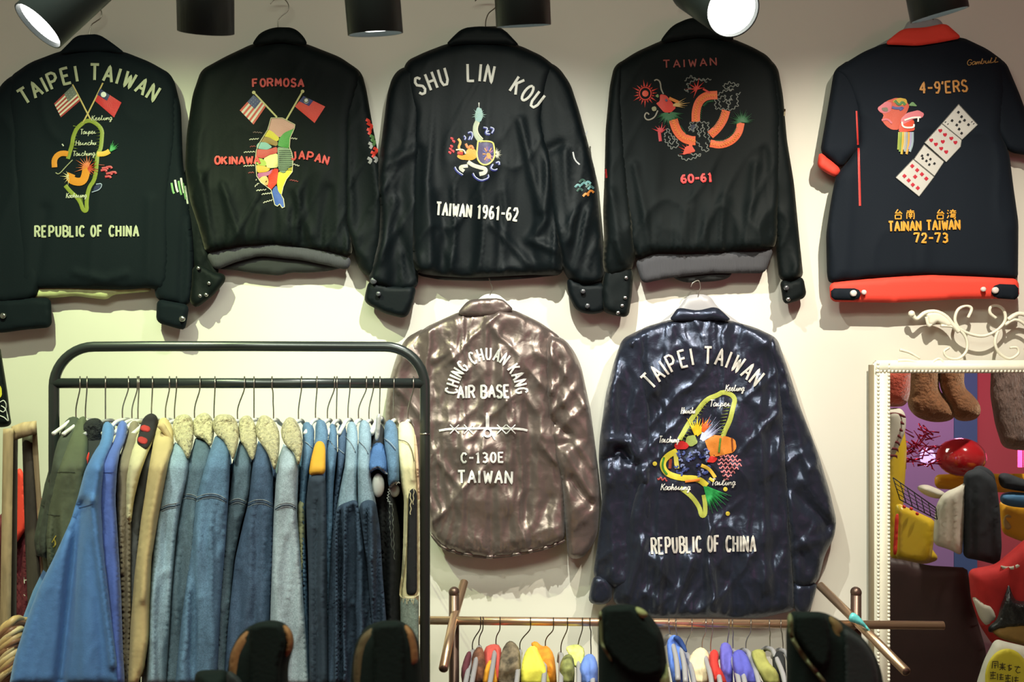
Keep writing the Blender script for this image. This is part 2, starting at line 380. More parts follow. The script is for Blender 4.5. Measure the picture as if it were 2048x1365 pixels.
# ------------------------------------------------------------------ embroidery
def arc(cx, cy, rx, ry, a0, a1, n=10):
    return [(cx+rx*math.cos(math.radians(a0+(a1-a0)*i/n)), cy+ry*math.sin(math.radians(a0+(a1-a0)*i/n))) for i in range(n+1)]
O_ = [arc(.5, .5, .45, .5, 90, 450, 16)]
FONT = {
 'A': [[(0, 0), (.5, 1), (1, 0)], [(.18, .36), (.82, .36)]],
 'B': [[(0, 0), (0, 1), (.55, 1), (.85, .88), (.85, .65), (.55, .53), (0, .53)], [(.55, .53), (.95, .4), (.95, .14), (.6, 0), (0, 0)]],
 'C': [[(.92, .8), (.7, .98), (.35, .98), (.05, .7), (.05, .3), (.35, .02), (.7, .02), (.92, .2)]],
 'D': [[(0, 0), (0, 1), (.5, 1), (.92, .7), (.92, .3), (.5, 0), (0, 0)]],
 'E': [[(.85, 1), (0, 1), (0, 0), (.85, 0)], [(0, .52), (.7, .52)]],
 'F': [[(.85, 1), (0, 1), (0, 0)], [(0, .52), (.7, .52)]],
 'G': [[(.92, .8), (.7, .98), (.35, .98), (.05, .7), (.05, .3), (.35, .02), (.7, .02), (.92, .2), (.92, .45), (.55, .45)]],
 'H': [[(0, 0), (0, 1)], [(.9, 0), (.9, 1)], [(0, .5), (.9, .5)]],
 'I': [[(.5, 0), (.5, 1)]],
 'J': [[(.75, 1), (.75, .25), (.5, 0), (.2, .03), (.05, .25)]],
 'K': [[(0, 0), (0, 1)], [(.85, 1), (0, .42)], [(.25, .6), (.9, 0)]],
 'L': [[(0, 1), (0, 0), (.8, 0)]],
 'M': [[(0, 0), (.05, 1), (.5, .3), (.95, 1), (1, 0)]],
 'N': [[(0, 0), (0, 1), (.9, 0), (.9, 1)]],
 'O': O_, 'P': [[(0, 0), (0, 1), (.6, 1), (.9, .85), (.9, .6), (.6, .45), (0, .45)]],
 'R': [[(0, 0), (0, 1), (.6, 1), (.9, .86), (.9, .64), (.6, .5), (0, .5)], [(.5, .5), (.95, 0)]],
 'S': [[(.88, .85), (.6, 1), (.3, 1), (.08, .8), (.15, .6), (.8, .42), (.92, .2), (.7, 0), (.3, 0), (.05, .15)]],
 'T': [[(0, 1), (1, 1)], [(.5, 1), (.5, 0)]],
 'U': [[(0, 1), (0, .3), (.2, .04), (.65, .04), (.88, .3), (.88, 1)]],
 'W': [[(0, 1), (.25, 0), (.55, .8), (.85, 0), (1.1, 1)]],
 '0': O_, '1': [[(.25, .8), (.55, 1), (.55, 0)], [(.3, 0), (.8, 0)]],
 '2': [[(.08, .75), (.25, .97), (.7, .97), (.88, .72), (.7, .45), (.05, 0), (.92, 0)]],
 '3': [[(.08, .9), (.4, 1), (.85, .85), (.8, .6), (.4, .52), (.85, .42), (.9, .15), (.5, 0), (.05, .1)]],
 '4': [[(.7, 0), (.7, 1), (.02, .35), (.95, .35)]],
 '6': [[(.8, .95), (.4, .95), (.08, .6), (.06, .25), (.35, 0), (.75, .05), (.9, .3), (.7, .53), (.3, .53), (.08, .3)]],
 '7': [[(.05, .85), (.08, 1), (.92, 1), (.4, 0)]],
 '9': [[(.9, .6), (.6, .45), (.25, .5), (.1, .75), (.3, .98), (.7, .98), (.9, .75), (.88, .35), (.6, .02), (.2, .05)]],
 '-': [[(.1, .48), (.9, .48)]], "'": [[(.5, 1.05), (.4, .78)]], ' ': [],
 'a': [[(.8, .5), (.4, .6), (.1, .3), (.3, 0), (.7, .15), (.8, .55), (.85, .05), (1.1, .1)]],
 'b': [[(.1, .1), (.4, .9), (.3, 1), (.15, .3), (.4, 0), (.8, .2), (.6, .5), (1.05, .45)]],
 'c': [[(.85, .5), (.45, .6), (.15, .3), (.4, 0), (1.1, .15)]],
 'e': [[(0, .15), (.7, .35), (.6, .6), (.25, .5), (.25, .1), (.6, 0), (1.1, .2)]],
 'g': [[(.8, .5), (.4, .6), (.1, .3), (.3, .05), (.7, .2), (.8, .55), (.65, -.35), (.25, -.35), (.5, -.05), (1.1, .2)]],
 'h': [[(0, .1), (.45, .9), (.3, 1), (.2, 0), (.45, .5), (.7, .5), (.75, .05), (1.1, .15)]],
 'i': [[(0, .1), (.4, .55), (.4, .05), (1, .15)], [(.42, .8), (.46, .88)]],
 'l': [[(0, .1), (.5, .9), (.35, 1), (.3, .05), (1, .15)]],
 'm': [[(0, .1), (.15, .55), (.15, 0), (.35, .5), (.5, .5), (.5, 0), (.7, .5), (.85, .5), (.9, .05), (1.15, .15)]],
 'n': [[(0, .1), (.2, .55), (.2, 0), (.45, .5), (.7, .5), (.75, .05), (1.1, .15)]],
 'o': [[(.6, .55), (.2, .5), (.1, .15), (.5, 0), (.8, .3), (.6, .55), (1.1, .5)]],
 'p': [[(0, .1), (.3, .6), (.1, -.4), (.3, .4), (.7, .55), (.75, .1), (.3, .05), (1.1, .15)]],
 's': [[(0, .1), (.5, .65), (.7, .2), (.4, 0), (.2, .1), (1, .15)]],
 't': [[(0, .1), (.5, .9), (.3, .1), (.6, 0), (1, .15)], [(.1, .65), (.8, .68)]],
 'u': [[(0, .2), (.2, .55), (.2, .1), (.5, 0), (.8, .55), (.8, .05), (1.1, .15)]],
 'w': [[(0, .3), (.15, .55), (.15, .05), (.45, .1), (.5, .5), (.55, .05), (.85, .1), (.9, .5), (1.1, .4)]],
 '台': [[(.5, 1.05), (.2, .62), (.85, .66)], [(.65, .85), (.95, .55)], [(.2, .42), (.2, 0), (.85, 0), (.85, .42), (.2, .42)]],
 '南': [[(.1, .85), (.9, .85)], [(.5, 1.05), (.5, .7)], [(.1, 0), (.1, .68), (.9, .68), (.9, 0), (.78, .04)], [(.35, .6), (.42, .48)], [(.65, .6), (.58, .48)], [(.28, .44), (.72, .44)], [(.28, .26), (.72, .26)], [(.5, .44), (.5, .02)]],
 '湾': [[(.05, .95), (.18, .85)], [(0, .65), (.14, .56)], [(.03, .05), (.2, .4)], [(.35, .88), (1, .88)], [(.65, 1.05), (.65, .88)], [(.55, .86), (.52, .6)], [(.78, .86), (.78, .6)], [(.4, .75), (.34, .62)], [(.92, .75), (.98, .62)], [(.42, .5), (.92, .5), (.92, .36), (.42, .36), (.4, .2), (.95, .2), (.9, 0), (.75, .03)]],
}
WIDE = {'I': .45, ' ': .62, "'": .45, '1': .8, '-': .8, 'M': 1.15, 'W': 1.15, 'J': .85, 'L': .85}
class Emb:
    def __init__(s, bvh, tf=(0, 0, 1), mirror=False, fall=-.09):
        s.b = bvh if isinstance(bvh, list) else [bvh]; s.V = []; s.F = []; s.C = []; s.tf = tf; s.fall = fall; s.mirror = mirror; s.lift = 0
        s.o = Vector((0, CAMY, CAMZ))
    def T(s, p): return (s.tf[0]+p[0]*s.tf[2], s.tf[1]+p[1]*s.tf[2])
    def hit(s, px, py, lift):
        d = Vector(P(px, py, 0))-s.o; d.normalize(); best = None
        for b in s.b:
            h = b.ray_cast(s.o, d)
            if h[0] is not None and (best is None or h[3] < best): best = h[3]
        if best is None: Yv = getattr(s, 'lastY', s.fall)
        else: Yv = (s.o+d*best).y; s.lastY = Yv
        k = (Yv-lift*.001)
        return P(px, py, k)
    def rib(s, pts, w, c, lift=1.6, raw=False, taper=False, closed=False, seg=4):
        if not raw: pts = [s.T(p) for p in pts]
        if closed: pts = pts+[pts[0]]
        elif not raw and len(pts) > 2:
            for _ in range(2):
                q = [pts[0]]
                for a, b in zip(pts[:-1], pts[1:]): q += [(a[0]*.75+b[0]*.25, a[1]*.75+b[1]*.25), (a[0]*.25+b[0]*.75, a[1]*.25+b[1]*.75)]
                pts = q+[pts[-1]]
        if s.tf[2] < .25 and seg > 2.4: seg = 2.4
        pts = resample(pts, seg, False); n = len(pts)
        if n < 2: return
        c4 = (*[v*.8 for v in lin(c)], 1); k = len(s.V)
        for i, p in enumerate(pts):
            a = pts[max(i-1, 0)]; b = pts[min(i+1, n-1)]; dx, dy = b[0]-a[0], b[1]-a[1]; q = math.hypot(dx, dy) or 1
            nx, ny = -dy/q, dx/q; h = w/2
            if taper: h *= max(.12, 1-i/(n-1))
            lf = lift+s.lift
            s.V += [s.hit(p[0]+nx*h, p[1]+ny*h, lf), s.hit(p[0], p[1], lf+1.2), s.hit(p[0]-nx*h, p[1]-ny*h, lf)]; s.C += [c4]*3
        for i in range(n-1):
            a = k+3*i; s.F += [(a, a+3, a+4, a+1), (a+1, a+4, a+5, a+2)]
    def poly(s, pts, c, lift=1.4, ch=1, step=7, raw=False, c2=None, ang=0):
        if not raw: pts = [s.T(p) for p in pts]
        ol = resample(chaikin(pts, ch, 2.5), min(step, 4)); V2, F = cdt(ol, step); k = len(s.V); nb = len(ol); lf = lift+s.lift
        d = edist(V2[:, 0], V2[:, 1], ol)
        for i, v in enumerate(V2):
            s.V.append(s.hit(v[0], v[1], lf+(.9 if d[i] > 1.2 else 0)))
            s.C.append((*[v*.8 for v in lin(c)], 1))
        s.F += [tuple(i+k for i in f) for f in F]
    def spikes(s, cx, cy, r0, r1, a0, a1, n, w, c, lift=1.6):
        for i in range(n):
            a = math.radians(a0+(a1-a0)*i/max(1, n-1)); q = r1*(1+.18*((i*7) % 3-1))
            s.rib([(cx+r0*math.cos(a), cy-r0*math.sin(a)), (cx+q*math.cos(a), cy-q*math.sin(a))], w, c, lift, taper=True, seg=3)
    def scallop(s, pts, w, c, amp=2.2, wl=7, lift=1.6):
        q = resample([s.T(p) for p in pts], 1.5, False); out = []
        for i, p in enumerate(q):
            a = q[max(i-1, 0)]; b = q[min(i+1, len(q)-1)]; dx, dy = b[0]-a[0], b[1]-a[1]; l = math.hypot(dx, dy) or 1
            t = amp*math.sin(i*1.5/wl*2*PI); out.append((p[0]-dy/l*t, p[1]+dx/l*t))
        s.rib(out, w, c, lift, raw=True, seg=2)
    def text(s, t, path, h, sw, c, wf=.78, slant=0, lift=3.6, raw=True, ch=True):
        if ch:
            p = path
            for _ in range(2):
                q = [p[0]]
                for a, b in zip(p[:-1], p[1:]): q += [(a[0]*.75+b[0]*.25, a[1]*.75+b[1]*.25), (a[0]*.25+b[0]*.75, a[1]*.25+b[1]*.75)]
                p = q+[p[-1]]
            path = p
        ps = np.array(path, float); sl = np.hypot(*(ps[1:]-ps[:-1]).T); cum = np.concatenate([[0], np.cumsum(sl)]); tot = cum[-1]
        ws = [WIDE.get(a, 1) for a in t]; unit = tot/sum(ws); pos = 0
        for ch_, wd in zip(t, ws):
            mid = pos+wd*unit/2; pos += wd*unit
            x = np.interp(mid, cum, ps[:, 0]); y = np.interp(mid, cum, ps[:, 1])
            e = unit*.5; x0 = np.interp(max(0, mid-e), cum, ps[:, 0]); y0 = np.interp(max(0, mid-e), cum, ps[:, 1])
            x1 = np.interp(min(tot, mid+e), cum, ps[:, 0]); y1 = np.interp(min(tot, mid+e), cum, ps[:, 1])
            l = math.hypot(x1-x0, y1-y0) or 1; tx, ty = (x1-x0)/l, (y1-y0)/l; ux, uy = ty, -tx
            cw = unit*wf
            for st in FONT.get(ch_, []):
                pts = [(x+tx*((a-.5)*cw+slant*b*h)+ux*b*h, y+ty*((a-.5)*cw+slant*b*h)+uy*b*h) for a, b in st]
                s.rib(pts, sw, c, lift, raw=True, seg=3)
    def build(s, name, parent, **k):
        return obj(name, s.V, s.F, THREAD, parent, cols=s.C, mirror=s.mirror, **k)

# ------------------------------------------------------------------ the room
wallm = mat('wall_paint', (212, 208, 196), .8, var=.03, vs=2.5, bs=90, bst=.08, spec=.2)
floorm = mat('floor_tile', (92, 84, 76), .45, var=.15, vs=3)
ceilm = mat('ceiling_paint', (70, 68, 60), .9)
XL, XR, YB, ZC = -2.3, 4.3, -4.2, 3.05
MB().box(XL, XR, 0, .12, 0, ZC).build('wall_back', wallm, kind='structure', smooth=False)
MB().box(XL, XR, YB-.1, .12, -.1, 0).build('floor', floorm, kind='structure', smooth=False)
MB().box(XL, XR, YB-.1, .12, ZC, ZC+.1).build('ceiling', ceilm, kind='structure', smooth=False)
MB().box(XL-.1, XL, YB-.1, .12, 0, ZC).build('wall_left', wallm, kind='structure', smooth=False)
MB().box(XR, XR+.1, YB-.1, .12, 0, ZC).build('wall_right', wallm, kind='structure', smooth=False)
pinkm = mat('pink_wall_paint', (205, 95, 110), .8)
MB().box(XL, XR, YB-.1, YB, 0, ZC).build('wall_front', pinkm, kind='structure', smooth=False)

# ------------------------------------------------------------------ lamps on the track
blk = mat('black_lamp_metal', (30, 38, 37), .45, spec=.4)
blkin = mat('lamp_inside', (200, 205, 200), .3, metal=.6)
glow = mat('lamp_glass_glow', (255, 255, 250), .5, emit=9)
def lamp(px, py, axis, label, dist=1.64, R=.0452, length=.22, top=(0, 0, 1)):
    c = Vector(P(px, py, CAMY+dist)); ax = Vector(axis).normalized()
    t = thing('track_lamp', label, 'lamp', c-ax*length+Vector((0, 0, .1)), 'black cylinder lamps along the ceiling track')
    hs = MB().lathe([(R*.95, 0), (R, 0), (R, -length+.02), (R*.93, -length), (0, -length)], c, ax, 40)
    hs.lathe([(R*.95, 0), (R*.92, -.006), (R*.9, -.01)], c, ax, 40); hs = hs.build('housing', blk, t)
    MB().lathe([(R*.9, -.008), (R*.89, -.009), (0, -.009)], c, ax, 40).build('lamp_glass', glow, hs)
    b = c-ax*length*.5; u = Vector((b.x, b.y, ZC-.02))
    m = MB(); sd = Vector((1, 0, 0)) if abs(ax.x) < .8 else Vector((0, 1, 0))
    m.tube([b+sd*(R+.006), b+sd*(R+.006)+Vector((0, 0, .12)), b+Vector((0, 0, .17)), b-sd*(R+.006)+Vector((0, 0, .12)), b-sd*(R+.006)], .004, 8)
    m.tube([b+Vector((0, 0, .17)), u], .008, 10); m.build('bracket', blk, t)
    return t
lamp(76, 52, (-.53, -.38, -.76), 'black cylinder lamp at far left, tilted with its glowing white mouth showing')
lamp(412, 64, (-.10, .38, -.92), 'black cylinder lamp above gap between first and second jacket, mouth turned to the wall')
lamp(751, 68, (.06, .2, -.97), 'black cylinder lamp between the map jacket and the white-lettered black jacket')
lamp(1047, 52, (.05, .25, -.96), 'black cylinder lamp just over collar of the white-lettered black jacket')
lamp(1466, 20, (.16, -.86, -.50), 'round lamp glowing white and facing the viewer above red dragon jacket')
lamp(1879, 30, (.24, .125, -.95), 'black cylinder lamp over the red collar, thin bright line at its lower rim')
tr = MB(); tr.box(-1.6, 1.6, -1.45, -1.41, ZC-.035, ZC, .004); tr.build('lamp_track', blk, label='long black ceiling track carrying the cylinder lamps', cat='lamp track')

# ------------------------------------------------------------------ hangers
wire = mat('hanger_wire', (150, 145, 135), .3, metal=.9)
dwire = mat('dark_hanger_wire', (75, 68, 58), .4, metal=.8)
plas = mat('grey_hanger_plastic', (150, 148, 150), .4)
wplas = mat('pale_hanger_plastic', (215, 215, 205), .4)
wood = mat('dark_hanger_wood', (50, 44, 40), .5)
def hook(pts, Y): return [P(a, b, Y) for a, b in pts]
def spline(p, n=5):
    p = [Vector(q) for q in p]; out = []
    for i in range(len(p)-1):
        a = p[max(i-1, 0)]; b = p[i]; c = p[i+1]; d = p[min(i+2, len(p)-1)]
        for k in range(n):
            t = k/n; out.append(.5*((2*b)+(-a+c)*t+(2*a-5*b+4*c-d)*t*t+(-a+3*b-3*c+d)*t**3))
    return out+[p[-1]]
def wall_hanger(pts, sh, m, hm, label, peg=None, Y=-.056, wd=.0016):
    t = thing('clothes_hanger', label, 'hanger', P(pts[-1][0], pts[-1][1], Y))
    MB().tube(spline(hook(pts, Y)), wd, 8).build('hook', hm, t)
    pil('shoulder_bar', sh, Y+.008, .012, m, t, step=10, r=8, edge=.5, nobvh=True)
    if peg:
        x, y = peg; q = P(x, y, -.0); MB().tube([(q[0], 0, q[2]), (q[0], -.06, q[2])], .0022, 8).build('wall_peg', wire, t)
wall_hanger([(181, 8), (187, 10), (196, 14), (203, 24), (201, 36), (192, 43), (183, 50), (179, 66), (178, 76)], [(60, 140), (170, 72), (190, 72), (310, 140), (310, 150), (60, 150)], wood, wire, 'steel hook hanger holding the dark navy jacket at far left', (189, 8))
wall_hanger([(541, 8), (545, 2), (555, -4), (568, -2), (577, 10), (575, 22), (562, 33), (556, 42), (556, 56)], [(440, 130), (545, 64), (570, 64), (680, 130), (680, 140), (440, 140)], wood, wire, 'curled wire hook hanger holding the black velvet map jacket', (560, -2))
wall_hanger([(950, 2), (962, -6), (985, -6), (996, 6), (990, 16), (978, 26), (972, 40), (971, 56)], [(860, 130), (945, 54), (1000, 52), (1085, 140), (1085, 150), (860, 150)], wood, dwire, 'thin dark wire hanger behind white-lettered black jacket', (972, -4))
wall_hanger([(1362, 10), (1372, -4), (1395, -10), (1412, 4), (1405, 18), (1393, 28), (1389, 42)], [(1270, 120), (1370, 45), (1420, 45), (1510, 120), (1510, 130), (1270, 130)], wood, dwire, 'thin wire hanger behind the red dragon jacket', (1390, -8))
wall_hanger([(1838, -20), (1850, -32), (1866, -22), (1866, 0), (1866, 40)], [(1690, 128), (1806, 62), (1816, 40), (1850, 38), (1880, 36), (1892, 62), (1990, 128), (1990, 138), (1690, 138)], plas, wire, 'broad grey hanger holding the red-trimmed shirt', (1850, -30))
wall_hanger([(978, 556), (981, 566), (985, 578), (980, 590), (978, 604)], [(870, 660), (955, 600), (970, 588), (995, 588), (1010, 600), (1090, 660), (1090, 668), (870, 668)], wplas, wire, 'white hanger holding the shiny brown nylon jacket')
wall_hanger([(1382, 574), (1386, 566), (1397, 562), (1401, 574), (1398, 584), (1396, 596)], [(1290, 668), (1358, 616), (1374, 592), (1388, 589), (1408, 589), (1422, 594), (1434, 614), (1510, 668), (1510, 676), (1290, 676)], plas, wire, 'pale grey plastic hanger holding the long glossy navy jacket')

# ------------------------------------------------------------------ wall jackets
velv = mat('black_velvet', (6, 13, 14), .64, spec=.12, sheen=.13, sheen_tint=(.86, .78, .58), bs=160, bst=.15, bd=.002)
velv2 = mat('black_blue_velvet', (4, 11, 14), .58, spec=.14, sheen=.10, sheen_tint=(.74, .70, .62), bs=140, bst=.12, bd=.002)
cotton = mat('dark_navy_cotton', (11, 19, 25), .8, spec=.12, sheen=.04, sheen_tint=(.6, .75, .9), bs=300, bst=.3)
shirtm = mat('navy_shirt_cloth', (20, 26, 34), .8, spec=.12, sheen=.03, bs=300, bst=.3)
ribm = mat('charcoal_knit_rib', (62, 62, 66), .9, bs=60, bst=.7, bd=.003, stretch=(14, 1, .3))
redm = mat('red_cotton', (225, 62, 45), .75, bs=260, bst=.25)
liningm = mat('cream_lining', (176, 180, 130), .8, var=.2, vs=30)
darkin = mat('dark_inner_cloth', (30, 32, 32), .85)
brownny = crinkle('brown_nylon', (122, 108, 103), .38, .6, .5, scl=20, dist=.003, met=.7)
navyny = crinkle('navy_nylon', (43, 49, 66), .33, .7, .6, scl=22, dist=.003, met=.65)
btn = mat('steel_snap', (150, 152, 150), .25, metal=.9)
wbtn = mat('white_button', (215, 200, 195), .35)
bbtn = mat('dark_button', (60, 62, 66), .3, spec=.8)

def button(px, py, Y, r, m, parent):
    Y -= .032
    for nm in ('cuff', 'hem_tab'):
        if nm in LAST and LAST[nm].parent is parent and r > 3: parent = LAST[nm]; break
    c = Vector(P(px, py, Y)); rr = r*.0005*(Y-CAMY)
    MB().lathe([(0, .004), (rr*.7, .004), (rr, .002), (rr, -.004)], c, (0, -1, 0), 14).build('button', m, parent)

def jroot(label, cx, by, cat='jacket', name='souvenir_jacket'):
    return thing(name, label, cat, P(cx, by, -.03), 'embroidered jackets hung on the wall')

# --- J1
j = jroot('dark navy cotton jacket lettered TAIPEI TAIWAN and REPUBLIC OF CHINA, at far left', 185, 600)
pil('lining', [(40, 572), (120, 570), (300, 575), (305, 583), (225, 590), (215, 600), (150, 592), (110, 596), (60, 598), (40, 590)], -.008, .02, liningm, j, r=14, label='cream inner lining below the hem')
_, b0 = pil('sleeve', [(45, 140), (10, 160), (-20, 200), (-40, 300), (-55, 420), (-50, 560), (-45, 600), (10, 610), (70, 600), (85, 560), (60, 470), (40, 330), (40, 220)], -.008, .045, cotton, j, r=34, wr=wr_twill(4, 2))
pil('cuff', [(-45, 600), (0, 600), (50, 596), (102, 596), (104, 655), (50, 660), (0, 667), (-40, 660)], -.008, .05, cotton, j, r=22, edge=.5, wr=wr_twill(5, 1))
button(6, 632, -.062, 6, btn, j)
_, b1 = pil('sleeve', [(330, 140), (348, 158), (362, 215), (366, 330), (380, 410), (388, 510), (384, 590), (377, 612), (345, 608), (312, 600), (308, 570), (320, 400), (325, 240)], -.008, .045, cotton, j, r=26, wr=addf(wr_twill(6, 2), folds(([(372, 380), (362, 600)], 8, -.01))))
_, bt = pil('torso', [(118, 103), (185, 92), (250, 104), (300, 124), (342, 148), (354, 178), (356, 260), (349, 330), (341, 400), (339, 500), (337, 560), (325, 584), (300, 576), (250, 580), (150, 577), (60, 577), (35, 571), (32, 500), (26, 400), (20, 300), (12, 200), (20, 153), (60, 125)],
    -.012, .05, cotton, j, r=42, edge=.4, wr=addf(wr_twill(1, 1.6), gather(580, 22, 9, .0035), folds(([(150, 545), (210, 560), (250, 548)], 7, .008), ([(300, 400), (296, 570)], 10, .007), ([(90, 420), (70, 570)], 12, -.008))))
pil('collar', [(116, 108), (134, 90), (152, 71), (175, 69), (197, 68), (222, 84), (252, 107), (215, 103), (160, 103)], -.05, .018, cotton, j, r=16, edge=.4)
pil('cuff', [(314, 598), (345, 604), (379, 610), (371, 658), (363, 660), (312, 645)], -.012, .05, cotton, j, r=16, edge=.5)
button(364, 638, -.064, 6, btn, j)
CR = (176, 178, 152)
e = Emb([bt])
e.text('TAIPEI TAIWAN', [(46, 212), (85, 188), (120, 171), (155, 162), (195, 159), (235, 167), (270, 182), (310, 206)], 31, 5.5, CR, .66)
e.build('arched_lettering', j); e = Emb([bt])
e.text('REPUBLIC OF CHINA', [(68, 474), (172, 473), (279, 473)], 21, 4.2, CR, .66); e.build('straight_lettering', j)
def us_flag(e, quad, pole, canton, stripes=9, cc=(70, 72, 100), red=(190, 60, 60)):
    a, b, c, d = [np.array(q, float) for q in quad]  # a top by pole, b bottom by pole, c bottom far, d top far
    for i in range(stripes):
        t0, t1 = i/stripes, (i+1)/stripes
        e.poly([tuple(a+(b-a)*t0), tuple(a+(b-a)*t1), tuple(d+(c-d)*t1), tuple(d+(c-d)*t0)], red if i % 2 == 0 else (215, 205, 190), 1.6, 0, 6)
    k = .55; q = .45
    e.poly([tuple(a), tuple(a+(b-a)*k), tuple(a+(b-a)*k+((c-b)*(k)+(d-a)*(1-k))*q), tuple(a+(d-a)*q)], cc, 3, 0, 6)
    for u in (.12, .27, .4):
        for v in (.12, .28, .44):
            p = a+(b-a)*v+(d-a)*u; e.rib([tuple(p-1.2), tuple(p+1.2)], 1.4, (205, 205, 210), 3.8, seg=1)
def roc_flag(e, quad, cc=(40, 45, 95), red=(205, 52, 50)):
    a, b, c, d = [np.array(q, float) for q in quad]
    e.poly([tuple(a), tuple(b), tuple(c), tuple(d)], red, 1.6, 0, 6)
    e.poly([tuple(a), tuple(a+(b-a)*.5), tuple(a+(b-a)*.5+(d-a)*.45), tuple(a+(d-a)*.45)], cc, 3, 0, 6)
    p = a+(b-a)*.24+(d-a)*.22; sc = np.linalg.norm(d-a)*.11
    e.poly([tuple(p+sc*np.array(q)) for q in arc(0, 0, 1, 1, 0, 330, 10)], (225, 225, 225), 4.2, 0, 4)
Z = (90, 150, .2125)
e = Emb([bt], Z)
us_flag(e, [(258, 100), (335, 240), (150, 400), (85, 270)], None, None, cc=(110, 115, 110), red=(165, 62, 62)); e.build('embroidered_flag', j)
e = Emb([bt], Z); roc_flag(e, [(520, 130), (465, 240), (650, 400), (720, 260)], red=(195, 45, 52)); e.build('embroidered_flag', j)
e = Emb([bt], Z); e.rib([(258, 90), (330, 225), (405, 375), (430, 420)], 3, (190, 165, 105)); e.rib([(545, 75), (470, 230), (400, 370), (345, 470)], 3, (190, 165, 105)); e.build('flag_poles', j)
YG = (128, 138, 54)
e = Emb([bt], Z)
e.rib([(360, 450), (300, 500), (265, 580), (255, 660), (235, 720), (215, 790)], 8, YG)
e.rib([(360, 445), (420, 425), (490, 460), (540, 520), (535, 600), (525, 700), (495, 740), (485, 850), (480, 920), (460, 1000), (420, 1050), (400, 1120), (390, 1200), (395, 1280), (360, 1280), (335, 1200), (300, 1150), (240, 1100), (190, 1040)], 8, YG)
for i in range(26):
    y = 480+i*30; e.rib([(265+8*(i % 2), y), (310, y+6)] if i < 9 else [(300+i*3, 1150+(i-9)*8), (360, 1150+(i-9)*8)], 1.6, (120, 135, 55), taper=True)
    if i < 17: e.rib([(530-(i > 8)*45, y), (480-(i > 8)*45, y+8)], 1.6, (120, 135, 55), taper=True)
e.build('embroidered_map_outline', j)
OR = (205, 130, 40)
e = Emb([bt], Z); e.lift = 1.2
e.rib([(90, 870), (85, 800), (120, 750), (170, 735), (220, 745)], 11, OR); e.rib([(490, 745), (560, 745), (610, 715)], 10, (205, 160, 50))
e.spikes(615, 715, 0, 85, 20, 85, 7, 4, (60, 150, 85))
e.rib([(250, 930), (230, 980), (300, 1010), (360, 1000), (385, 930), (390, 860)], 16, OR)
e.spikes(400, 870, 0, 110, 60, 200, 9, 4, (205, 110, 70)); e.spikes(400, 880, 0, 90, -60, 40, 6, 4, (180, 60, 40))
e.spikes(230, 960, 10, 75, 120, 260, 6, 3, (200, 190, 150))
for a, b in ((560, 880), (600, 930), (590, 960), (640, 920), (550, 900), (600, 870)): e.rib([(a-25, b), (a+20, b-8), (a+30, b+12)], 4.5, (175, 45, 60))
e.rib([(500, 845), (560, 850)], 1.5, (150, 70, 60)); e.rib([(430, 888), (500, 890)], 1.5, (150, 70, 60))
e.poly([(470, 1040), (530, 1030), (500, 1090), (450, 1095)], (40, 45, 80)); e.rib([(480, 1030), (540, 1020), (520, 1080), (440, 1105)], 2, (150, 160, 190))
e.rib([(100, 920), (130, 940), (200, 860), (260, 800)], 2, (150, 150, 120)); e.rib([(160, 650), (175, 670)], 2.5, (190, 190, 180))
e.build('embroidered_dragon', j)
e = Emb([bt], Z); SCR = (185, 185, 165)
for t, x, y, xe in (('Keelung', 440, 430, 630), ('Taipei', 330, 560, 480), ('Hsinchu', 290, 665, 480), ('Taichung', 260, 765, 470), ('Kaohsiung', 200, 1160, 390)):
    e.text(t, [e.T((x, y)), e.T((xe, y-5))], 10, 1.5, SCR, 1.05, .15, lift=3.2, ch=False)
e.build('script_place_names', j)
e = Emb([b1]); 
for i, (x, y) in enumerate([(343, 366), (350, 360), (357, 362), (362, 356), (366, 366), (370, 372)]):
    e.rib([(x, y), (x+3, y+18), (x+6, y+22+i*3)], 4, [(120, 170, 110), (225, 230, 215)][i % 2])
e.build('embroidered_claw', j)

# --- J2
j = jroot('black velvet jacket with coloured island map, FORMOSA above, OKINAWA and JAPAN at the sides', 560, 545)
_, _ = pil('front_panel', [(432, 538), (480, 512), (560, 505), (640, 512), (694, 534), (660, 542), (620, 546), (580, 545), (560, 552), (500, 546), (470, 540)], -.006, .018, darkin, j, r=12)
pil('sleeve', [(380, 320), (366, 350), (366, 420), (374, 470), (385, 530), (400, 560), (430, 560), (440, 540), (415, 500), (400, 400)], -.006, .03, velv, j, r=20, wr=wr_velvet(8))
pil('cuff', [(384, 535), (400, 528), (430, 545), (449, 548), (452, 562), (430, 588), (400, 612), (390, 616), (378, 602), (383, 570)], -.006, .045, velv, j, r=16, edge=.4, wr=wr_nylon(3, .6))
for q in ((397, 537), (418, 567), (400, 592), (412, 590)): button(*q, -.05, 4, btn, j)
_, b1 = pil('sleeve', [(705, 130), (724, 146), (733, 180), (745, 250), (757, 310), (766, 380), (762, 500), (748, 560), (722, 545), (704, 505), (685, 440), (685, 300), (685, 200)], -.006, .045, velv, j, r=26, wr=wr_velvet(9, 1.4))
_, bt = pil('torso', [(504, 88), (560, 76), (614, 88), (680, 114), (718, 140), (722, 160), (702, 240), (701, 350), (697, 440), (706, 490), (702, 516), (650, 503), (550, 490), (475, 494), (412, 508), (396, 450), (379, 400), (370, 335), (373, 270), (385, 190), (402, 140), (449, 114)],
    -.010, .052, velv, j, r=44, edge=.4, step=6, wr=addf(wr_velvet(2, 1.2, 250, 500), gather(500, 26, 13, .005), folds(([(445, 370), (478, 470)], 7, .009), ([(590, 380), (620, 470)], 8, .009), ([(520, 420), (505, 480)], 8, .008), ([(400, 350), (425, 490)], 9, .008), ([(660, 380), (640, 480)], 10, -.008))))
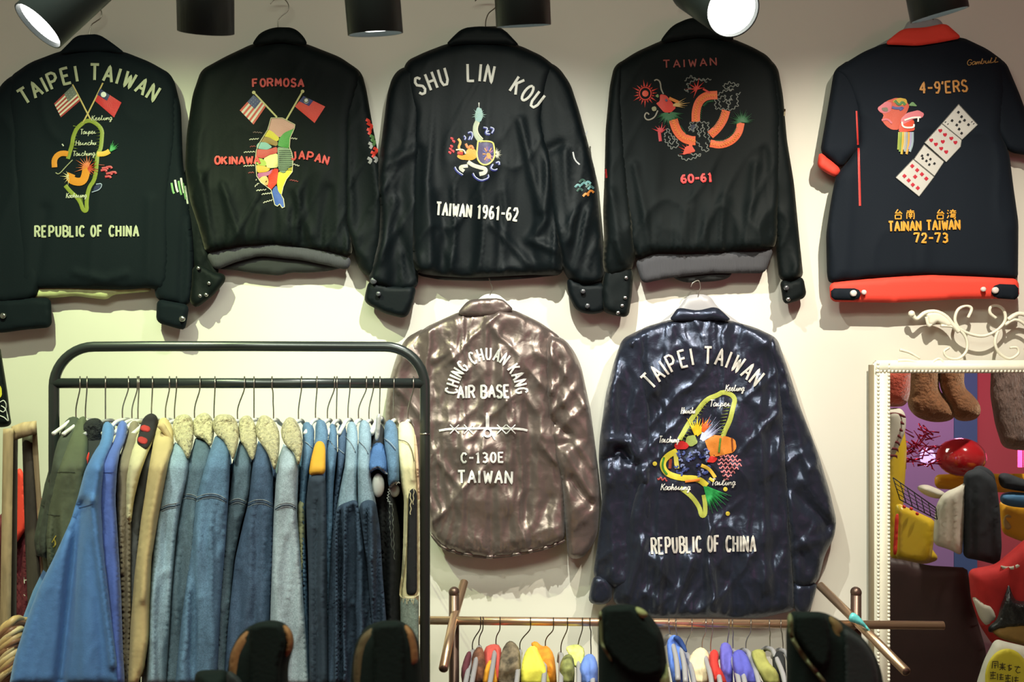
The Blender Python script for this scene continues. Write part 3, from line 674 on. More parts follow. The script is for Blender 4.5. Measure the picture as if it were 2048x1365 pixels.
pil('collar', [(503, 92), (510, 78), (522, 64), (549, 54), (588, 55), (609, 74), (616, 92), (560, 84)], -.05, .02, velv, j, r=16, edge=.4)
pil('hem_band', [(411, 508), (475, 494), (550, 489), (650, 502), (704, 516), (697, 541), (650, 530), (600, 520), (520, 512), (470, 525), (430, 542)], -.020, .030, ribm, j, r=12, edge=.6, label='charcoal ribbed hem band')
Z = (420, 140, .2124)
R1 = (205, 78, 74)
e = Emb([bt], Z); e.text('FORMOSA', [(504, 174), (557, 172), (609, 174)], 15, 4, R1, .72); e.build('top_lettering', j)
e = Emb([bt], Z); e.text('OKINAWA', [(428, 328), (470, 329), (521, 327)], 15, 4.2, (215, 70, 66), .76); e.build('left_lettering', j)
e = Emb([bt], Z); e.text('JAPAN', [(582, 320), (605, 318), (630, 323), (658, 330)], 16, 4, (205, 68, 62), .68); e.build('right_lettering', j)
e = Emb([bt], Z); us_flag(e, [(410, 235), (530, 340), (410, 515), (280, 380)], None, None, cc=(62, 66, 118), red=(200, 66, 52)); e.build('embroidered_flag', j)
e = Emb([bt], Z); roc_flag(e, [(880, 245), (800, 345), (985, 500), (1085, 345)], cc=(48, 50, 120), red=(222, 60, 48)); e.rib(arc(905, 285, 22, 22, 0, 360), 1.5, (90, 90, 60), 5.5, seg=2); e.build('embroidered_flag', j)
e = Emb([bt], Z); PO = (205, 198, 140)
e.rib([(412, 212), (630, 445)], 3.5, PO); e.rib([(870, 205), (715, 475)], 3.5, PO); e.poly(arc(412, 212, 17, 17, 0, 330, 8), PO, 3, 0); e.poly(arc(872, 202, 17, 17, 0, 330, 8), PO, 3, 0); e.build('flag_poles', j)
e = Emb([bt], Z)
e.poly([(575, 452), (680, 452), (800, 515), (795, 550), (700, 590), (655, 640), (620, 610), (560, 570), (545, 560), (570, 500)], (205, 150, 140))
e.poly([(545, 562), (590, 572), (620, 610), (655, 640), (640, 672), (600, 665), (560, 635), (500, 625)], (215, 195, 40))
e.poly([(495, 628), (560, 635), (640, 675), (632, 720), (560, 700), (520, 680), (465, 678)], (150, 115, 45))
e.poly([(465, 680), (530, 682), (590, 725), (540, 752), (470, 745), (438, 735), (440, 705)], (125, 175, 170))
e.poly([(795, 550), (700, 590), (655, 640), (635, 718), (745, 738), (755, 640), (790, 580)], (70, 150, 60))
e.poly([(435, 745), (540, 752), (632, 722), (635, 785), (560, 800), (500, 835), (440, 820)], (195, 50, 45))
e.poly([(435, 825), (500, 838), (530, 870), (530, 908), (440, 895), (430, 850)], (165, 185, 60))
e.poly([(500, 838), (560, 802), (636, 785), (640, 920), (545, 925), (530, 905), (530, 870)], (225, 218, 140))
e.poly([(635, 725), (750, 738), (780, 800), (780, 900), (740, 920), (700, 975), (650, 955), (640, 900)], (125, 145, 115))
e.poly([(430, 895), (535, 910), (545, 925), (570, 930), (540, 960), (450, 970), (435, 930)], (228, 170, 40))
e.poly([(445, 972), (540, 962), (600, 928), (585, 965), (540, 1000), (480, 1005), (455, 1030)], (185, 95, 145))
e.poly([(455, 1035), (485, 1005), (530, 995), (555, 1040), (540, 1095), (480, 1060)], (238, 180, 110))
e.poly([(600, 928), (645, 930), (640, 990), (630, 1070), (600, 1100), (575, 1130), (538, 1100), (556, 1040), (545, 1000)], (225, 62, 35))
e.poly([(645, 955), (700, 978), (745, 920), (780, 912), (775, 960), (720, 1030), (690, 1100), (672, 1180), (640, 1140), (630, 1060)], (222, 205, 45))
e.poly([(585, 1130), (625, 1085), (645, 1140), (672, 1180), (692, 1215), (702, 1290), (680, 1300), (650, 1260), (630, 1285), (610, 1270), (590, 1190)], (62, 92, 175))
e.rib([(575, 452), (545, 560), (470, 680), (435, 760), (428, 860), (440, 1000), (480, 1060), (575, 1130), (590, 1190), (610, 1270), (635, 1285), (655, 1262), (680, 1300), (702, 1290), (692, 1215), (672, 1180), (690, 1100), (720, 1030), (775, 960), (782, 850), (770, 780), (748, 730), (755, 640), (795, 550), (800, 515), (680, 452)], 1.6, (215, 205, 170), 3.2, closed=True)
for y in range(760, 950, 18): e.rib([(648, y), (770, y)], .9, (80, 100, 80), 3.2)
e.build('embroidered_map', j)
e = Emb([bt], Z)
for a, b, c in [((405, 585), (490, 592), 0), ((370, 655), (460, 648), 1), ((375, 722), (430, 718), 2), ((318, 775), (420, 770), 1), ((315, 905), (415, 900), 1), ((360, 968), (415, 965), 2), ((420, 1100), (460, 1065), 1), ((435, 1135), (530, 1128), 1), ((485, 1172), (580, 1160), 1), ((500, 1250), (590, 1225), 1), ((760, 642), (820, 650), 1), ((780, 885), (840, 905), 1), ((750, 1035), (830, 1050), 2), ((430, 1040), (438, 1030), 1)]:
    e.scallop([a, b], 1.8, [(120, 100, 95), (205, 200, 180), (140, 60, 60)][c], 1.2, 5)
e.build('map_notes', j)
e = Emb([b1])
for x, y, c in [(737, 243, 0), (742, 252, 0), (739, 262, 0), (745, 275, 1), (748, 284, 1), (752, 300, 0), (747, 308, 0), (742, 290, 2), (752, 318, 2), (740, 320, 2)]:
    e.rib([(x-5, y-4), (x+3, y), (x-2, y+7)], 6, [(205, 60, 45), (90, 130, 75), (150, 150, 145)][c])
e.build('embroidered_rose', j)

# --- J3
j = jroot('black velvet jacket lettered SHU LIN KOU in white, with small dragon and TAIWAN 1961-62', 975, 556)
pil('front_panel', [(832, 545), (940, 550), (990, 548), (1110, 545), (1125, 550), (1060, 557), (990, 562), (950, 562), (880, 560), (838, 552)], -.006, .018, darkin, j, r=12)
_, b0 = pil('sleeve', [(835, 130), (800, 136), (784, 155), (774, 190), (767, 250), (758, 320), (752, 370), (760, 420), (757, 480), (744, 530), (735, 562), (760, 575), (800, 585), (836, 575), (838, 500), (840, 350), (845, 220)], -.008, .055, velv2, j, r=30, wr=addf(wr_velvet(12, 1.5, 200, 500), folds(([(770, 330), (830, 300)], 12, .01), ([(790, 400), (760, 520)], 9, .01), ([(800, 470), (825, 560)], 8, -.01))))
pil('cuff', [(738, 560), (785, 572), (833, 572), (826, 610), (812, 638), (770, 628), (729, 606), (730, 588)], -.010, .055, velv2, j, r=16, edge=.5)
button(757, 588, -.068, 5, bbtn, j); button(747, 562, -.066, 7, bbtn, j)
_, b1 = pil('sleeve', [(1090, 120), (1118, 135), (1141, 168), (1158, 220), (1172, 272), (1191, 345), (1199, 435), (1208, 513), (1210, 560), (1180, 575), (1140, 565), (1120, 530), (1100, 440), (1080, 330), (1070, 230), (1072, 160)], -.008, .055, velv2, j, r=30, wr=addf(wr_velvet(13, 1.5, 200, 500), folds(([(1178, 420), (1150, 540)], 8, .012), ([(1080, 310), (1120, 290)], 10, -.01), ([(1130, 300), (1140, 480)], 8, .008))))
pil('cuff', [(1133, 555), (1175, 568), (1211, 565), (1212, 600), (1211, 624), (1180, 630), (1152, 622), (1136, 590)], -.010, .055, velv2, j, r=16, edge=.5)
button(1166, 583, -.068, 5, bbtn, j); button(1175, 612, -.068, 5, bbtn, j)
_, bt = pil('torso', [(892, 88), (962, 76), (1040, 91), (1085, 112), (1112, 134), (1100, 170), (1086, 240), (1106, 330), (1118, 430), (1131, 510), (1124, 551), (1060, 550), (991, 554), (933, 556), (870, 552), (836, 547), (824, 530), (819, 459), (821, 338), (823, 232), (802, 160), (812, 122), (850, 104)],
    -.012, .055, velv2, j, r=44, edge=.42, step=6, wr=addf(wr_velvet(15, 1.3, 200, 540), folds(([(1040, 240), (1062, 330), (1080, 420)], 9, .010), ([(1100, 300), (1090, 440), (1060, 480), (1110, 500)], 9, .012), ([(860, 380), (862, 530)], 8, .007), ([(985, 450), (1060, 530)], 8, .009), ([(880, 470), (905, 540)], 7, .006), ([(840, 300), (838, 500)], 9, -.008)), gather(548, 20, 9, .003)))
pil('collar', [(889, 92), (905, 74), (925, 56), (962, 52), (1008, 58), (1025, 76), (1041, 93), (1000, 88), (930, 88)], -.052, .02, velv2, j, r=16, edge=.4)
e = Emb([bt, b0, b1]); W1 = (205, 203, 192)
e.text('SHU  LIN  KOU', [(836, 192), (870, 177), (899, 168), (933, 162), (958, 162), (985, 166), (1017, 180), (1040, 196), (1074, 222)], 34, 5.2, W1, .64); e.build('arched_lettering', j)
e = Emb([bt]); e.text('TAIWAN 1961-62', [(870, 430), (925, 434), (990, 438), (1037, 442)], 25, 4.4, W1, .68); e.build('straight_lettering', j)
e = Emb([bt], (880, 190, .1392)); BL = (60, 65, 130); PW = (190, 188, 170)
e.rib([(560, 110), (560, 220)], 3, (200, 200, 190), taper=True)
e.poly([(545, 170), (600, 200), (620, 300), (585, 390), (510, 390), (500, 300), (520, 210)], (135, 170, 165)); e.spikes(560, 290, 30, 95, -40, 220, 13, 3, (150, 180, 170))
e.rib([(540, 380), (505, 460), (510, 560), (560, 640), (600, 680)], 10, (170, 178, 150)); e.rib([(560, 400), (530, 480), (545, 560), (620, 640)], 3, (200, 200, 170), 3)
e.poly([(540, 660), (760, 660), (790, 900), (650, 1030), (520, 920)], (80, 72, 105)); e.rib([(540, 665), (755, 665), (780, 740), (790, 920), (650, 1030), (520, 930), (545, 665)], 3.2, (200, 195, 110), 3.2)
for q in arc(690, 850, 80, 110, 0, 360, 14): e.rib([q, (690+(q[0]-690)*.4, 850+(q[1]-850)*.4)], 2.5, [(150, 100, 140), (200, 140, 90), (90, 90, 150)][int(q[0]) % 3], 3)
e.poly([(660, 840), (720, 830), (740, 900), (690, 930)], (200, 140, 60), 4)
e.spikes(800, 850, 10, 80, -80, 80, 12, 3.2, PW)
e.poly([(380, 790), (440, 760), (520, 790), (530, 900), (460, 940), (300, 930), (240, 890), (260, 850), (360, 870)], (215, 150, 35))
e.rib([(260, 630), (300, 680), (260, 760), (320, 830)], 5, (215, 165, 80)); e.rib([(370, 700), (400, 770), (450, 720), (480, 780)], 5, (205, 120, 60))
e.rib([(250, 830), (330, 845)], 6, (185, 60, 50), 3.4); e.rib([(230, 790), (340, 780), (370, 850)], 3, (225, 210, 180), 3.4)
for a, b in ((170, 620), (195, 660), (150, 770), (140, 820), (185, 800), (165, 730)): e.rib([(a-20, b), (a+20, b+5), (a, b+28)], 4, (185, 45, 50))
e.rib([(400, 960), (470, 1010), (560, 1040), (660, 1060), (650, 1120), (560, 1140)], 8, PW); e.rib([(400, 1020), (300, 1030), (290, 1060), (350, 1100)], 7, PW)
for c0 in ([(340, 590), (370, 620), (350, 650)], [(400, 550), (450, 530), (470, 590), (440, 650)], [(430, 600), (410, 650)], [(620, 470), (690, 480), (640, 560), (720, 570)], [(720, 470), (780, 490), (740, 560)], [(660, 540), (700, 520)], [(210, 1040), (240, 1100), (330, 1160)], [(470, 1130), (500, 1190), (590, 1240), (700, 1200), (690, 1150)], [(760, 1000), (720, 1060), (780, 1090), (820, 1070)], [(800, 980), (850, 960), (850, 1010)]):
    e.rib(c0, 4.5, BL); e.rib([(a+6, b-8) for a, b in c0], 1.8, (190, 195, 215), 3)
e.build('embroidered_dragon', j)
e = Emb([b1])
e.rib([(1146, 304), (1149, 320), (1160, 330)], 3, (190, 190, 190)); e.rib([(1172, 270), (1174, 262)], 3, (190, 190, 190))
for x, y, c in [(1156, 372, 0), (1168, 368, 0), (1176, 366, 0), (1182, 376, 0), (1160, 380, 2), (1172, 390, 1), (1182, 384, 1), (1165, 362, 2), (1178, 372, 2)]:
    e.rib([(x-6, y+3), (x, y-4), (x+6, y+2)], 4.5, [(95, 140, 140), (205, 130, 60), (60, 90, 80)][c])
e.build('embroidered_flower', j)

# --- J4
j = jroot('black velvet jacket with orange and red dragon, small TAIWAN above and 60-61 below', 1400, 565)
pil('front_panel', [(1340, 540), (1400, 540), (1466, 540), (1460, 556), (1434, 563), (1370, 566), (1345, 556)], -.012, .016, darkin, j, r=10)
_, b0 = pil('sleeve', [(1250, 118), (1228, 132), (1219, 175), (1211, 262), (1209, 352), (1206, 422), (1208, 480), (1205, 530), (1215, 560), (1262, 545), (1275, 500), (1260, 380), (1250, 220)], -.010, .055, velv, j, r=26, wr=addf(wr_velvet(22, 1.5, 300, 520), folds(([(1222, 380), (1245, 520)], 7, .01), ([(1230, 480), (1255, 540)], 6, .008))))
pil('cuff', [(1208, 545), (1235, 518), (1267, 540), (1264, 590), (1257, 636), (1230, 632), (1204, 624), (1202, 580)], -.012, .055, velv, j, r=15, edge=.5, wr=wr_nylon(5, .6))
for q in ((1252, 556), (1250, 596), (1244, 612), (1236, 626)): button(*q, -.07, 4, btn, j)
_, b1 = pil('sleeve', [(1530, 108), (1556, 135), (1566, 190), (1574, 281), (1588, 366), (1598, 469), (1607, 556), (1580, 565), (1558, 560), (1552, 500), (1545, 380), (1540, 240)], -.008, .05, velv, j, r=24, wr=wr_velvet(23, 1.4, 250, 520))
pil('cuff', [(1559, 560), (1585, 562), (1606, 552), (1614, 594), (1590, 604), (1567, 610)], -.010, .05, velv, j, r=13, edge=.5)
button(1573, 576, -.062, 5, bbtn, j); button(1577, 599, -.062, 4, btn, j)
_, bt = pil('torso', [(1321, 82), (1390, 64), (1467, 78), (1505, 94), (1537, 112), (1555, 140), (1564, 225), (1561, 375), (1554, 480), (1546, 500), (1424, 507), (1307, 508), (1274, 522), (1258, 492), (1236, 400), (1228, 300), (1224, 200), (1232, 130), (1272, 104)],
    -.012, .055, velv, j, r=42, edge=.42, step=6, wr=addf(wr_velvet(25, 1.2, 280, 500), gather(505, 30, 14, .005), folds(([(1270, 330), (1300, 490)], 8, .009), ([(1370, 420), (1360, 500)], 8, .008), ([(1450, 400), (1440, 500)], 10, .009), ([(1510, 330), (1490, 490)], 9, .008), ([(1530, 300), (1540, 460)], 9, -.006))))
pil('collar', [(1318, 86), (1330, 68), (1346, 50), (1378, 36), (1402, 34), (1442, 46), (1458, 62), (1471, 82), (1400, 74)], -.052, .02, velv, j, r=16, edge=.4)
pil('hem_band', [(1270, 521), (1310, 507), (1430, 506), (1548, 497), (1538, 525), (1530, 547), (1424, 547), (1340, 556), (1284, 568)], -.018, .032, ribm, j, r=12, edge=.6, label='charcoal ribbed hem band')
e = Emb([bt]); e.text('TAIWAN', [(1323, 136), (1380, 134), (1438, 130)], 15, 3, (150, 68, 60), .62)
e.build('top_lettering', j)
e = Emb([bt]); e.text('60-61', [(1361, 366), (1426, 362)], 15, 4.6, (212, 62, 62), .72); e.build('year_lettering', j)
Z = (1250, 100, .2052); OG = (222, 92, 38); RD = (208, 58, 44); GR = (48, 105, 66); GY = (120, 124, 118)
e = Emb([bt], Z)
e.rib([(470, 680), (500, 780), (560, 855), (640, 885), (690, 885)], 18, OG); e.rib([(690, 700), (690, 600), (720, 500), (790, 445), (900, 440)], 17, OG)
e.rib([(985, 590), (960, 680), (900, 770), (830, 830)], 17, OG); e.rib([(830, 910), (930, 930), (1040, 890), (1110, 810), (1130, 710)], 15, OG)
for c0 in ([(760, 540), (800, 500), (860, 490)], [(740, 560), (730, 680)], [(540, 740), (600, 830)], [(880, 880), (960, 880), (1050, 810), (1090, 740)], [(940, 600), (900, 700), (850, 760)]):
    for i in range(len(c0)-1):
        a = np.array(c0[i]); b = np.array(c0[i+1])
        for k in range(6):
            p = a+(b-a)*k/6; e.rib([tuple(p), tuple(p+np.array((16, 14)))], 2, GR, taper=True)
for c0 in ([(470, 680), (500, 780), (560, 855), (690, 885)], [(690, 700), (690, 600), (720, 500), (790, 445), (890, 440)], [(985, 600), (960, 680), (900, 770), (835, 825)], [(835, 910), (930, 930), (1040, 890), (1110, 810)]):
    e.scallop(c0, 1.2, (245, 150, 70), 3.5, 5, 3.3)
e.spikes(1140, 700, 0, 105, -10, 200, 22, 3.2, GR); e.spikes(430, 610, 10, 125, 190, 355, 24, 4, GR)
e.poly([(340, 430), (400, 440), (450, 500), (500, 560), (450, 610), (380, 610), (320, 540), (300, 520), (340, 500)], RD, 3)
e.rib([(430, 470), (520, 510)], 6, (215, 130, 55), 4); e.spikes(470, 540, 0, 140, -12, 30, 5, 4, (205, 170, 110), 3.6)
e.rib([(375, 430), (350, 380), (345, 310), (310, 285), (285, 300)], 2.8, (150, 145, 130)); e.rib([(320, 590), (290, 660), (220, 690), (185, 650), (210, 605), (235, 630)], 2.8, (150, 145, 130))
e.poly([(255, 560), (300, 545), (310, 590), (270, 600)], (150, 145, 110), 3.5); e.poly([(290, 450), (325, 425), (330, 470)], (120, 140, 80), 3.5)
e.rib([(395, 480), (410, 500)], 4, (70, 80, 110), 5)
e.poly(arc(198, 425, 32, 32, 0, 330, 10), (222, 75, 45), 3); e.rib(arc(198, 425, 58, 62, 0, 360, 16), 2.5, RD); e.spikes(198, 425, 70, 115, 60, 420, 20, 3.4, RD)
e.spikes(700, 380, 0, 95, 10, 250, 8, 4, RD); e.rib([(760, 380), (830, 420)], 4, RD)
e.spikes(640, 1000, 0, 110, 120, 190, 5, 5, RD); e.poly([(590, 940), (650, 930), (690, 990), (560, 1025)], (215, 75, 50), 3); e.rib([(640, 900), (640, 960)], 7, OG)
e.spikes(350, 800, 0, 80, 30, 160, 6, 5, (190, 50, 56)); e.rib([(330, 760), (345, 890)], 6, (190, 50, 56))
e.build('embroidered_dragon', j)
e = Emb([bt], Z)
for c0 in ([(580, 300), (640, 255), (700, 290), (840, 285)], [(590, 400), (640, 380), (600, 340), (700, 280), (800, 310)], [(950, 350), (1020, 315), (1120, 345), (1000, 360)], [(880, 480), (880, 570), (1040, 585), (1100, 540), (1090, 430), (1130, 420)],
           [(900, 440), (960, 400), (1060, 390), (960, 370)], [(930, 560), (910, 480), (970, 440), (1010, 560), (1040, 440)], [(950, 500), (1050, 480)], [(620, 790), (640, 710), (700, 700), (810, 710), (820, 900)], [(640, 760), (660, 800), (700, 720), (720, 850), (760, 730), (780, 860)],
           [(700, 890), (760, 980), (815, 990), (790, 900)], [(380, 850), (420, 760), (440, 820), (500, 870), (520, 940), (450, 960), (380, 870)], [(430, 840), (440, 920), (480, 900), (470, 850)], [(520, 1020), (580, 1075), (660, 1060), (750, 1020), (640, 1020)], [(580, 380), (620, 410)]):
    e.scallop(c0, 1.9, GY, 1.8, 9)
e.poly([(640, 730), (690, 720), (680, 780), (640, 800)], (28, 34, 60)); e.build('embroidered_clouds', j)
e = Emb([b0]); e.rib([(1211, 338), (1213, 356)], 4, (175, 45, 45)); e.build('sleeve_stitching', j)
e = Emb([b1]); e.rib([(1570, 218), (1569, 232)], 3, (170, 160, 130)); e.build('sleeve_stitching', j)

# --- J5 shirt
j = jroot("short-sleeved navy shirt with red collar and hem, gold 4-9'ERS and playing cards", 1850, 605, 'shirt', 'souvenir_shirt')
_, b0 = pil('sleeve', [(1700, 118), (1668, 140), (1660, 190), (1648, 260), (1640, 305), (1660, 322), (1681, 338), (1700, 315), (1718, 300), (1730, 240), (1725, 160)], -.008, .05, shirtm, j, r=30, wr=wr_twill(32, 1.5))
pil('sleeve_cuff', [(1639, 303), (1660, 320), (1682, 338), (1677, 350), (1670, 355), (1650, 345), (1634, 333), (1636, 318)], -.008, .05, redm, j, r=14, edge=.6, label='red sleeve cuff')
_, b1 = pil('sleeve', [(1985, 110), (2012, 124), (2040, 190), (2065, 260), (2080, 318), (2048, 310), (2018, 305), (1995, 270), (1980, 190)], -.008, .05, shirtm, j, r=28, wr=wr_twill(33, 1.5))
_, bt = pil('torso', [(1769, 86), (1840, 82), (1924, 74), (1975, 98), (2010, 124), (2012, 180), (2004, 270), (2019, 309), (2027, 375), (2037, 445), (2036, 560), (1956, 556), (1853, 553), (1750, 558), (1659, 568), (1654, 553), (1652, 469), (1662, 400), (1672, 350), (1700, 318), (1718, 290), (1712, 220), (1690, 165), (1668, 140), (1726, 104)],
    -.012, .052, shirtm, j, r=40, edge=.42, step=6, wr=addf(wr_twill(31, 1.5), folds(([(1700, 360), (1690, 540)], 12, .006), ([(1850, 480), (1845, 560)], 14, .006))))
pil('collar', [(1767, 89), (1786, 72), (1806, 57), (1850, 55), (1891, 46), (1907, 60), (1925, 76), (1881, 85), (1834, 92), (1797, 90)], -.056, .016, redm, j, r=12, edge=.5, label='red collar')
pil('hem_band', [(1658, 566), (1750, 557), (1853, 550), (1956, 554), (2037, 558), (2039, 598), (1928, 598), (1862, 602), (1787, 606), (1661, 604)], -.022, .034, redm, j, r=12, edge=.7, label='red hem band')
for q, bs in (([(1661, 577), (1716, 577), (1723, 589), (1714, 601), (1663, 600)], [(1707, 587), (1728, 585)]), ([(1980, 583), (1992, 568), (2037, 570), (2037, 600), (1990, 597)], [(1991, 581), (1967, 579)])):
    pil('hem_tab', q, -.058, .01, shirtm, j, r=5, edge=.6, ch=1)
    button(*bs[0], -.07, 6.5, wbtn, j); button(*bs[1], -.064, 5, wbtn, j)
e = Emb([bt, b0]); e.rib([(1713, 222), (1716, 290)], 3.5, (205, 58, 52)); e.rib([(1717, 296), (1720, 412)], 4.5, (205, 58, 52)); e.build('back_pleat_trim', j)
GD = (205, 145, 75); GY2 = (222, 158, 52)
e = Emb([bt]); e.text("4-9'ERS", [(1838, 187), (1890, 186), (1938, 182)], 22, 4, GD, .72); e.build('team_lettering', j)
e = Emb([bt, b1]); e.text('Gambull', [(1934, 131), (1996, 125)], 11, 1.7, (190, 145, 85), 1.05, .25, ch=False); e.build('name_script', j, label='small gold script name on the shoulder')
e = Emb([bt])
e.text('TAINAN TAIWAN', [(1776, 463), (1850, 461), (1922, 459)], 19, 4, GY2, .74); e.text('72-73', [(1826, 485), (1898, 485)], 18, 4, GY2, .72)
for chh, x in (('台', 1796), ('南', 1821), ('台', 1880), ('湾', 1903)): e.text(chh, [(x-10, 438), (x+10, 438)], 18, 2.4, GY2, .9, ch=False)
e.build('place_lettering', j)
Z = (1740, 100, .2932); e = Emb([bt], Z); CW = (198, 196, 190)
cards = [[(605, 370), (735, 510), (628, 612), (492, 500)], [(490, 502), (625, 612), (618, 660), (520, 765), (372, 632)], [(370, 645), (505, 762), (440, 860), (300, 745)], [(295, 745), (438, 865), (335, 1000), (175, 870)]]
for c0 in cards: e.poly(c0, CW, 1.6, 0, 9); e.rib(c0, 1.2, (110, 110, 105), 2.6, closed=True)
def pip(e, x, y, k, c, r=9):
    if k == 'heart': e.poly([(x, y+r), (x-r, y-r*.2), (x-r*.6, y-r), (x, y-r*.5), (x+r*.6, y-r), (x+r, y-r*.2)], c, 3.2, 1, 4)
    elif k == 'dia': e.poly([(x, y-r), (x+r, y), (x, y+r), (x-r, y)], c, 3.2, 0, 4)
    else: e.poly([(x, y-r), (x+r, y+r*.3), (x+r*.3, y+r*.4), (x, y+r), (x-r*.3, y+r*.4), (x-r, y+r*.3)], c, 3.2, 1, 4)
KB = (35, 38, 42); KR = (185, 35, 55)
for x, y in ((603, 425), (625, 455), (645, 480), (672, 510), (560, 482), (592, 512), (613, 490), (608, 540), (625, 568)): pip(e, x, y, 'spade', KB, 14)
for x, y in ((480, 552), (512, 580), (555, 605), (583, 633), (497, 627), (418, 617), (450, 645), (486, 674), (520, 697)): pip(e, x, y, 'heart', KR, 16)
for x, y in ((355, 722), (385, 757), (412, 745), (440, 775), (405, 782), (360, 740), (395, 715)): pip(e, x, y, 'club', KB, 13)
for x, y in ((288, 792), (322, 820), (354, 848), (384, 878), (308, 865), (235, 860), (264, 890), (292, 920), (326, 942)): pip(e, x, y, 'dia', KR, 16)
for x, y in ((515, 492), (532, 505), (695, 490), (708, 503)): e.rib([(x-4, y+4), (x+4, y-4)], 1.6, KB, 3)
e.build('embroidered_playing_cards', j)
e = Emb([bt], Z); PK = (215, 120, 130)
e.poly([(50, 395), (120, 345), (180, 325), (240, 340), (270, 380), (250, 430), (215, 470), (195, 545), (150, 545), (110, 520), (80, 480), (95, 440), (60, 420)], (205, 92, 72))
e.poly([(50, 395), (110, 350), (150, 360), (140, 420), (95, 435), (60, 418)], PK, 2.6)
e.poly([(150, 350), (200, 325), (250, 335), (255, 370), (200, 380)], (200, 165, 60), 2.8); e.rib([(170, 345), (200, 380), (220, 350), (240, 375)], 5, (80, 130, 80), 3.6)
e.rib([(150, 390), (180, 400), (240, 390), (200, 410)], 5, (90, 95, 150), 3.6); e.poly([(260, 380), (290, 350), (325, 385)], (110, 150, 100), 2.8)
e.poly([(210, 470), (250, 430), (330, 410), (372, 435), (355, 465), (300, 470), (240, 500), (235, 540), (215, 545)], PK, 3)
e.poly([(235, 490), (300, 475), (305, 550), (240, 560), (195, 560), (200, 500)], (212, 70, 40), 2.6)
e.rib([(235, 480), (290, 460), (350, 460)], 3.5, (235, 232, 225), 5); e.rib([(218, 490), (225, 530), (300, 530), (300, 505)], 3.5, (235, 232, 225), 5); e.rib([(330, 460), (328, 490)], 3, (240, 240, 235), 5)
e.rib([(80, 480), (120, 470), (150, 500)], 4, PK, 3.5); e.poly([(75, 395), (120, 390), (125, 420), (90, 420)], (130, 120, 105), 4)
for i, c in enumerate([(150, 165, 60), (120, 150, 70), (210, 175, 60), (185, 175, 150), (150, 160, 165), (210, 160, 70), (160, 155, 190), (150, 170, 180)]):
    e.rib([(200+i*13, 560), (200+i*13-(i < 3)*4, 640), (193+i*11, 680+(i % 3)*18)], 4.6, c, 3, taper=False)
e.build('embroidered_lion_head', j)

# --- J6 brown nylon
j = jroot('shiny brown nylon jacket lettered CHING CHUAN KANG AIR BASE in white', 985, 1115)
pil('sleeve', [(850, 655), (812, 676), (796, 705), (786, 735), (774, 780), (770, 840), (785, 930), (810, 1000), (845, 1000), (868, 900), (870, 750)], -.008, .05, brownny, j, r=26, wr=wr_nylon(42, 1))
_, b1 = pil('sleeve', [(1095, 665), (1130, 679), (1150, 705), (1163, 735), (1181, 819), (1192, 906), (1200, 992), (1195, 1070), (1180, 1100), (1163, 1119), (1136, 1118), (1131, 1057), (1122, 960), (1100, 880), (1090, 780), (1088, 710)], -.010, .06, brownny, j, r=28, step=6,
    wr=addf(wr_nylon(43, .9), folds(([(1112, 850), (1150, 880), (1128, 890)], 9, -.02), ([(1150, 880), (1185, 930)], 9, .014), ([(1140, 960), (1185, 1010)], 9, -.016), ([(1130, 900), (1180, 990)], 8, .012), ([(1120, 720), (1108, 850)], 6, -.01))))
_, bt = pil('torso', [(916, 625), (970, 612), (1028, 620), (1080, 645), (1122, 675), (1128, 700), (1112, 780), (1110, 850), (1122, 900), (1129, 980), (1130, 1080), (1090, 1098), (1028, 1111), (976, 1116), (920, 1108), (888, 1097), (862, 1070), (845, 1000), (838, 880), (830, 780), (815, 690), (850, 655)],
    -.014, .06, brownny, j, r=46, edge=.42, step=4, wr=addf(wr_nylon(41, .8), gather(1100, 22, 8, .004), folds(([(972, 650), (972, 760), (965, 830)], 7, .008), ([(1000, 700), (1020, 860), (1030, 1080)], 9, .012), ([(1050, 760), (1062, 900), (1050, 1040)], 12, -.012), ([(985, 980), (985, 1110)], 10, -.012), ([(940, 900), (915, 1090)], 10, .008), ([(870, 720), (900, 700)], 9, .012), ([(1100, 1000), (1060, 1090)], 12, -.01))))
pil('collar', [(914, 628), (926, 612), (938, 600), (972, 597), (1003, 597), (1016, 608), (1029, 621), (1000, 628), (965, 632), (932, 633)], -.058, .02, brownny, j, r=10, edge=.5, step=5, wr=wr_nylon(45, .4))
pil('hem_band', [(862, 1066), (888, 1093), (930, 1104), (976, 1110), (1028, 1106), (1090, 1092), (1131, 1078), (1131, 1086), (1090, 1101), (1028, 1114), (976, 1119), (915, 1110), (882, 1099), (860, 1072)], -.02, .045, brownny, j, r=5, edge=.6)
W2 = (228, 226, 222)
e = Emb([bt]); e.text('CHING CHUAN KANG', [(914, 790), (916, 772), (925, 752), (938, 736), (955, 724), (975, 719), (996, 723), (1012, 736), (1023, 752), (1030, 770), (1032, 790)], 24, 4, W2, .72); e.build('arched_lettering', j)
e = Emb([bt]); e.text('AIR BASE', [(914, 797), (1022, 795)], 24, 4.6, W2, .74); e.build('air_base_lettering', j)
e = Emb([bt]); e.text('C-130E', [(920, 926), (1011, 925)], 19, 4, W2, .66); e.text('TAIWAN', [(913, 967), (970, 966), (1028, 968)], 24, 4.6, W2, .68); e.build('straight_lettering', j)
e = Emb([bt]); e.lift = 2
e.rib([(878, 862), (900, 858), (973, 857), (1040, 858), (1056, 862)], 4.6, W2); e.rib([(974, 826), (975, 850)], 4, W2, taper=False); e.rib([(975, 832), (975, 858)], 7, W2, 3)
e.rib(arc(975, 866, 7.5, 8, 0, 360, 14), 4.2, W2, 3.4, seg=2); e.rib([(968, 866), (965, 875)], 3, W2); e.rib([(983, 868), (990, 880)], 3, W2)
